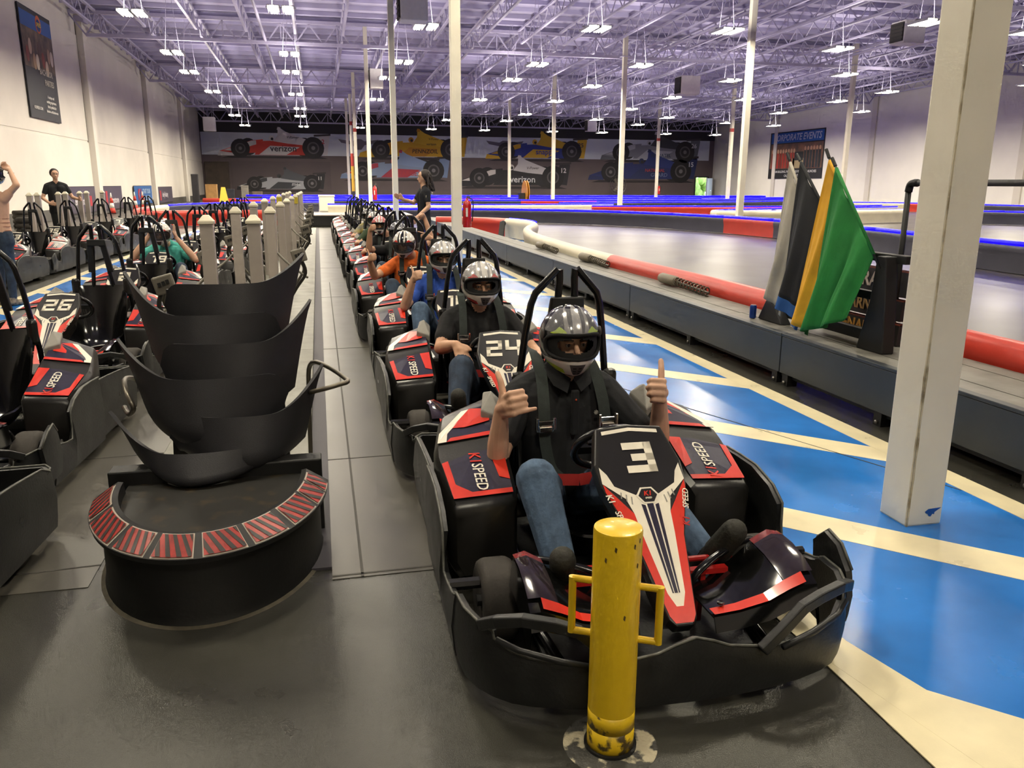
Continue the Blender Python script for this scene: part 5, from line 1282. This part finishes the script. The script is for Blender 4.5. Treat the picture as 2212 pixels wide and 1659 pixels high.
# shock absorbers lying along the near barrier
m_coil = mat('steel coil', '#5b554a', .4, .6); m_cyl = mat('grey damper', '#7c7464', .55, var=.1, vscale=8)
for j, (y0, x0, lab) in enumerate(((15.2, 4.07, 'farthest'), (12.6, 4.10, 'middle'), (9.45, 4.13, 'nearest'))):
    T = empty('shock_absorber', (x0, y0, .50)); tag(T, 'grey damper with coil spring resting along the barrier, %s of three' % lab, 'damper', 'dampers along the near barrier')
    MB().lathe([(.003, 0), (.055, .0), (.062, -.03), (.062, -.42), (.05, -.44), (.003, -.44)], 16, (0, 0, 0), 'y').build('damper_body', m_cyl, T, auto=40)
    pts = [(.048*math.cos(k*.62), -.44-k*.0085, .048*math.sin(k*.62)-.02*k/90) for k in range(100)]
    MB().tube(pts, .009, 5).build('coil_spring', m_coil, T, smooth=True)
    MB().tube([(0, -.4, 0), (0, -1.3, -.03)], .014, 6).build('rod', m_coil, T)
for (x, y) in ((4.35, 24.9), (5.35, 24.4)):
    T = empty('barrier_prop', (x, y, 0)); tag(T, 'dark slanted prop against the red barrier bend, %s' % ('closer to the white column' if x < 5 else 'beside the coil spring'), 'prop', 'props behind the red bend')
    MB().bar((0, 0, .02), (.12, .25, .50), .16, .08).build('prop_leg', m_black, T, bevel=.01); MB().sphere((.14, .28, .46), .09, 8, 6).build('prop_head', m_black, T, smooth=True)

# ================================================================= flags, stand, signs, rail on the deck
def flag(name, lab, T, R, BL, BR, m, amp, folds, m2=None, split=1.0):
    """T pole tip, R lower pole attachment, BL/BR bottom corners; cloth hangs with folds"""
    t_ = empty(name, (0, 0, 0)); tag(t_, lab, 'flag', 'marshal flags standing on the deck')
    T, R, BL, BR = V(T), V(R), V(BL), V(BR)
    def cloth(v0, v1, mm, nm):
        g = []
        for i in range(25):
            v = v0+(v1-v0)*i/24; row = []
            for j in range(33):
                u = j/32; top = T+(R-T)*u*min(1, .12+v*0+1); bot = BL+(BR-BL)*u
                p = top+(bot-top)*v
                p.x += amp*1.35*math.sin(folds*2*PI*u+.6+.8*v)*(.22+.78*v)+.4*amp*math.sin(folds*5.3*PI*u+2*v)*v
                p.z += .012*math.sin(7*u)*v
                p.y += .018*math.sin(6*v+u*4)*(1-abs(2*u-1))
                row.append(p)
            g.append(row)
        MB().sheet(g, .003).build(nm, mm, t_, smooth=True)
    if m2: cloth(0, split, m, 'cloth'); cloth(split, 1, m2, 'cloth_hem')
    else: cloth(0, 1, m, 'cloth')
    d = (R-T).normalized()
    MB().tube([T-d*.06, T+(R-T)*.5, R+d*.12], .008, 8).build('pole', m_black, t_, smooth=True)
    MB().tube([T+d*.03, T+(R-T)*.5, R], .0125, 8).build('sleeve', m, t_, smooth=True)
    MB().cyl(T-d*.07, T+d*.01, .013, 8).build('pole_tip', m_black, t_)
    return t_
def cloth_mat(n, c): return mat(n, c, .8, var=.12, vscale=6, bump=.15, bscale=220)
flag('white_flag', 'off-white flag hanging at the left end of the flag stand', (3.98, 6.52, 1.84), (4.0, 6.25, 1.45), (3.84, 6.53, .72), (3.82, 6.14, .53), cloth_mat('off white cloth', '#a8a294'), .035, 1.5)
flag('black_flag', 'black flag with blue hem between the white and yellow flags', (3.95, 6.31, 1.83), (3.98, 5.86, 1.36), (3.80, 6.27, .66), (3.78, 5.80, .47), cloth_mat('black cloth', '#16181c'), .04, 1.7, cloth_mat('blue cloth', '#1f4f8c'), .90)
flag('yellow_flag', 'yellow flag between the black flag and the green flag', (3.90, 5.83, 1.84), (3.93, 5.66, 1.56), (3.74, 5.94, .58), (3.74, 5.66, .50), cloth_mat('yellow cloth', '#d9a021'), .03, 1.0)
flag('green_flag', 'wide green flag hanging at the front of the flag stand', (3.86, 5.68, 1.775), (3.90, 5.17, 1.14), (3.70, 5.70, .45), (3.74, 5.24, .66), cloth_mat('green cloth', '#1f7a33'), .045, 2.1)
T = empty('flag_stand', (0, 0, 0)); tag(T, 'black wooden stand holding the marshal flags on the deck', 'stand')
MB().prism([(5.00, .432), (5.30, .432), (5.20, .80), (5.17, 1.13), (5.07, 1.13), (5.03, .80)], lambda u, v, d: (3.93+d, u, v), .10).build('end_panel', m_black, T, bevel=.008)
MB().prism([(6.30, .432), (6.70, .432), (6.58, .62), (6.50, .62)], lambda u, v, d: (3.90+d, u, v), .10).build('end_panel', m_black, T, bevel=.008)
MB().box(4.00, 4.06, 5.05, 6.65, .48, .56).build('rail_board', m_black, T); MB().box(4.02, 4.10, 4.98, 5.9, 1.08, 1.14).build('top_shelf', m_black, T, bevel=.006); MB().box(3.97, 4.02, 5.05, 5.95, .80, .86).build('rail_board', m_black, T)
m_sign = mat('dark sign board', '#2a2526', .5)
def sign_board(y0, y1, z0, z1, x, words, col, lab):
    T = empty('sign_board', (x, y1, z0)); tag(T, lab, 'sign', 'dark sign boards on the deck')
    MB().prism([(0, 0), (0, y1-y0), (z1-z0, y1-y0), (z1-z0, 0)], lambda u, v, d: (.25*u*.3+d, -v, u), .05).build('board', m_sign, T, bevel=.004)
    MB().prism([(0, 0), (0, y1-y0), (.012, y1-y0), (.012, 0)], lambda u, v, d: (.25*(z1-z0)*.3+d-.001, -v, z1-z0-.012+u), .052).build('board_edge', ink('#9a4a3a'), T)
    text('sign_lettering', words, (z1-z0)*.80, frame((.25*(z1-z0)*.5*.3-.004, -(y1-y0)/2, (z1-z0)*.5), (0, -1, 0), (.07, 0, 1)), ink(col), T, bold=.004, ext=.001)
sign_board(5.35, 6.25, .775, .98, 4.40, 'BRAKE', '#ecdccc', 'dark sign board lettered in pale capitals above the two others')
sign_board(5.35, 6.25, .60, .765, 4.33, 'WARNING', '#dcae68', 'dark sign board with amber letters between two others')
sign_board(5.25, 6.2, .432, .60, 4.24, 'PENALTY', '#f0b04a', 'lowest dark sign board with orange letters behind the green flag')
T = empty('pipe_rail', (4.36, 5.46, .43)); tag(T, 'black pipe handrail with elbow on the deck beside the flags', 'handrail')
MB().tube([(0, 0, 0), (0, 0, 1.16)], .022, 12).build('upright', m_black, T, smooth=True)
MB().tube(spline([(0, 0, 1.15), (0, -.012, 1.20), (0, -.05, 1.215), (0, -.09, 1.215)], 4), .028, 12).build('elbow', m_black, T, smooth=True)
MB().tube([(0, -.08, 1.215), (0, -2.6, 1.215)], .022, 12).build('top_pipe', m_black, T, smooth=True)
MB().tube([(0, -2.6, 0), (0, -2.6, 1.215)], .022, 12).build('upright', m_black, T, smooth=True); MB().lathe([(.06, 0), (.06, .012), (.024, .014)], 14).build('base_flange', m_black, T)
T = empty('drink_can', (3.86, 6.72, .432)); tag(T, 'small blue and silver can beside the flag stand', 'can')
MB().lathe([(.003, 0), (.027, .0), (.031, .01), (.031, .105), (.026, .118), (.003, .118)], 18).build('can_body', mat('blue can', '#2a4a9a', .25, .6), T, auto=40); MB().lathe([(.003, .1185), (.025, .1185), (.026, .121), (.003, .121)], 18).build('can_lid', k_rim, T)

# ================================================================= small things around the hall
m_ext = mat('extinguisher red', '#b3191d', .25, coat=.4)
def extinguisher(x, y, z, lab, k=1.0):
    T = empty('fire_extinguisher', (x, y, z)); tag(T, lab, 'extinguisher')
    MB().lathe([(.003, 0), (.085*k, .0), (.09*k, .02), (.09*k, .47*k), (.07*k, .53*k), (.03*k, .56*k), (.025*k, .60*k), (.003, .60*k)], 18).build('cylinder_body', m_ext, T, auto=50)
    MB().box(-.015, .07*k, -.012, .012, .60*k, .64*k).build('valve_handle', k_rim, T); MB().tube([(.05*k+.012*math.cos(a*PI/6), 0, .68*k+.03*math.sin(a*PI/6)) for a in range(12)], .005, 5, closed=True).build('gauge_ring', k_rim, T)
    MB().tube(spline([(.03*k, 0, .60*k), (.12*k, -.02, .55*k), (.12*k, -.02, .30*k), (.10*k, -.03, .12*k)], 5), .012*k, 6).build('hose', m_black, T, smooth=True); MB().box(-.04*k, .0, -.094*k, -.09*k, .22*k, .40*k).build('label', ink('#d8d0c4'), T)
extinguisher(3.02, 17.05, .74, 'large red fire extinguisher on the white column behind the queue', 1.0)
extinguisher(3.05, 46.0, .74, 'red fire extinguisher on the farther column above the blue light strips', 1.3)
extinguisher(31.3, 73.2, .8, 'red fire extinguisher on a far column before the dark blue car print', 1.3)
T = empty('wall_fan', (33.0, 88.8, 0)); tag(T, 'round wire pedestal fan against the far mural wall', 'fan')
b = MB()
for r in (.25, .5, .75, 1.0): b.tube([(r*math.cos(k*PI/14), 0, 1.6+r*math.sin(k*PI/14)) for k in range(28)], .018, 5, closed=True)
for k in range(16): b.bar((.1*math.cos(k*PI/8), 0, 1.6+.1*math.sin(k*PI/8)), (math.cos(k*PI/8), 0, 1.6+math.sin(k*PI/8)), .014)
b.build('wire_guard', k_rim, T); MB().tube([(0, .1, 0), (0, .1, 1.6)], .05, 8).build('stand', m_black, T); b = MB()
for k in range(3): b.obox((.4*math.cos(k*2.1), .05, 1.6+.4*math.sin(k*2.1)), (.4*math.cos(k*2.1), 0, .4*math.sin(k*2.1)), (-.12*math.sin(k*2.1), 0, .12*math.cos(k*2.1)), (0, .01, 0))
b.build('fan_blades', m_cyl, T)
T = empty('cable_reel', (15.2, 60.6, .7)); tag(T, 'orange cable reel standing near a far column', 'reel')
MB().lathe([(.05, -.10), (.9, -.10), (.9, -.06), (.3, -.05), (.3, .05), (.9, .06), (.9, .10), (.05, .10)], 24, (0, 0, .3), 'x').build('drum', mat('orange drum', '#c98a2a', .5), T, auto=40); MB().box(-.5, -.1, -.3, .3, -.7, .3).build('reel_stand', m_black, T)
# height gauge pole
T = empty('marker_pole', (1.2, 70, 0)); tag(T, 'slim pole with yellow and red bands left of the second race car print', 'pole')
for z0, z1, c in ((0, 1.0, '#3a3638'), (1.0, 3.0, '#d0a63a'), (3.0, 4.0, '#b53a30'), (4.0, 6.2, '#d8d2c8'), (6.2, 6.5, '#a8322c'), (6.5, 8.6, '#d8d2c8')): MB().cyl((1.9-1.2+1.0, 0, z0), (1.7, 0, z1), .12, 10).build('pole_band', ink(c), T)
# workshop clutter at the far left corner
r_ = random.Random(11)
for k, (x, y, w, h, c, lab) in enumerate(((-8.9, 76, .9, 1.5, '#b58a54', 'cardboard carton leaning by the far left wall'), (-7.6, 78, .7, 1.1, '#3a3c44', 'dark parts bin in the far left workshop corner'), (-6.4, 79, .6, 1.4, '#8f8a80', 'grey drum in the far left workshop corner'), (-5.2, 77, .8, .9, '#7a6a58', 'brown crate beside the silver car panel'), (-9.8, 73, .5, 2.3, '#2c2a2e', 'tall black locker in the far left workshop corner'))):
    T = empty('storage_box', (x, y, 0)); tag(T, lab, 'box')
    MB().box(-w/2, w/2, -w/2, w/2, 0, h).build('box_body', mat('box '+c, c, .7, var=.15, vscale=3), T, bevel=.02); MB().box(-w/2-.01, w/2+.01, -w/2-.01, w/2+.01, h-.14, h).build('box_lid', mat('box '+c, c, .7), T, bevel=.01)
T = empty('warning_sign', (-5.9, 56.4, 0)); tag(T, 'yellow folding floor sign before the far left barrier', 'sign')
for s in (-1, 1): MB().prism([(-.35, 0), (.35, 0), (.12, 1.35), (-.12, 1.35)], lambda u, v, d: (u, s*(.25-.18*v)+d, v), .03).build('sign_leaf', ink('#d8b63a'), T)
T = empty('white_bin', (.5, 50.8, 0)); tag(T, 'white box standing on the far floor past the last grey post', 'box')
MB().box(-.45, .45, -.4, .4, 0, .85).build('bin_body', ink('#d5cfc0'), T, bevel=.03); MB().box(-.48, .48, -.43, .43, .85, .95).build('bin_lid', ink('#e0dacb'), T, bevel=.02)
for k, (x, y, w) in enumerate(((-10.6, 26.0, .9), (-9.4, 27.0, 1.0), (-8.2, 26.4, .8), (-10.4, 33, 1.2))):
    T = empty('tyre_stack', (x, y, 0)); tag(T, 'low stack of dark tyres by the left wall, %s' % ['nearest the striped woman', 'behind the man in black', 'nearest the grey posts', 'farthest'][k], 'tyre stack', 'tyre stacks by the left wall')
    for j in range(4): MB().lathe([(.16, .0), (.28, 0), (.31, .05), (.31, .10), (.28, .15), (.16, .15)], 18, (0, 0, j*.155)).build('tyre', k_tyre, T, auto=50)
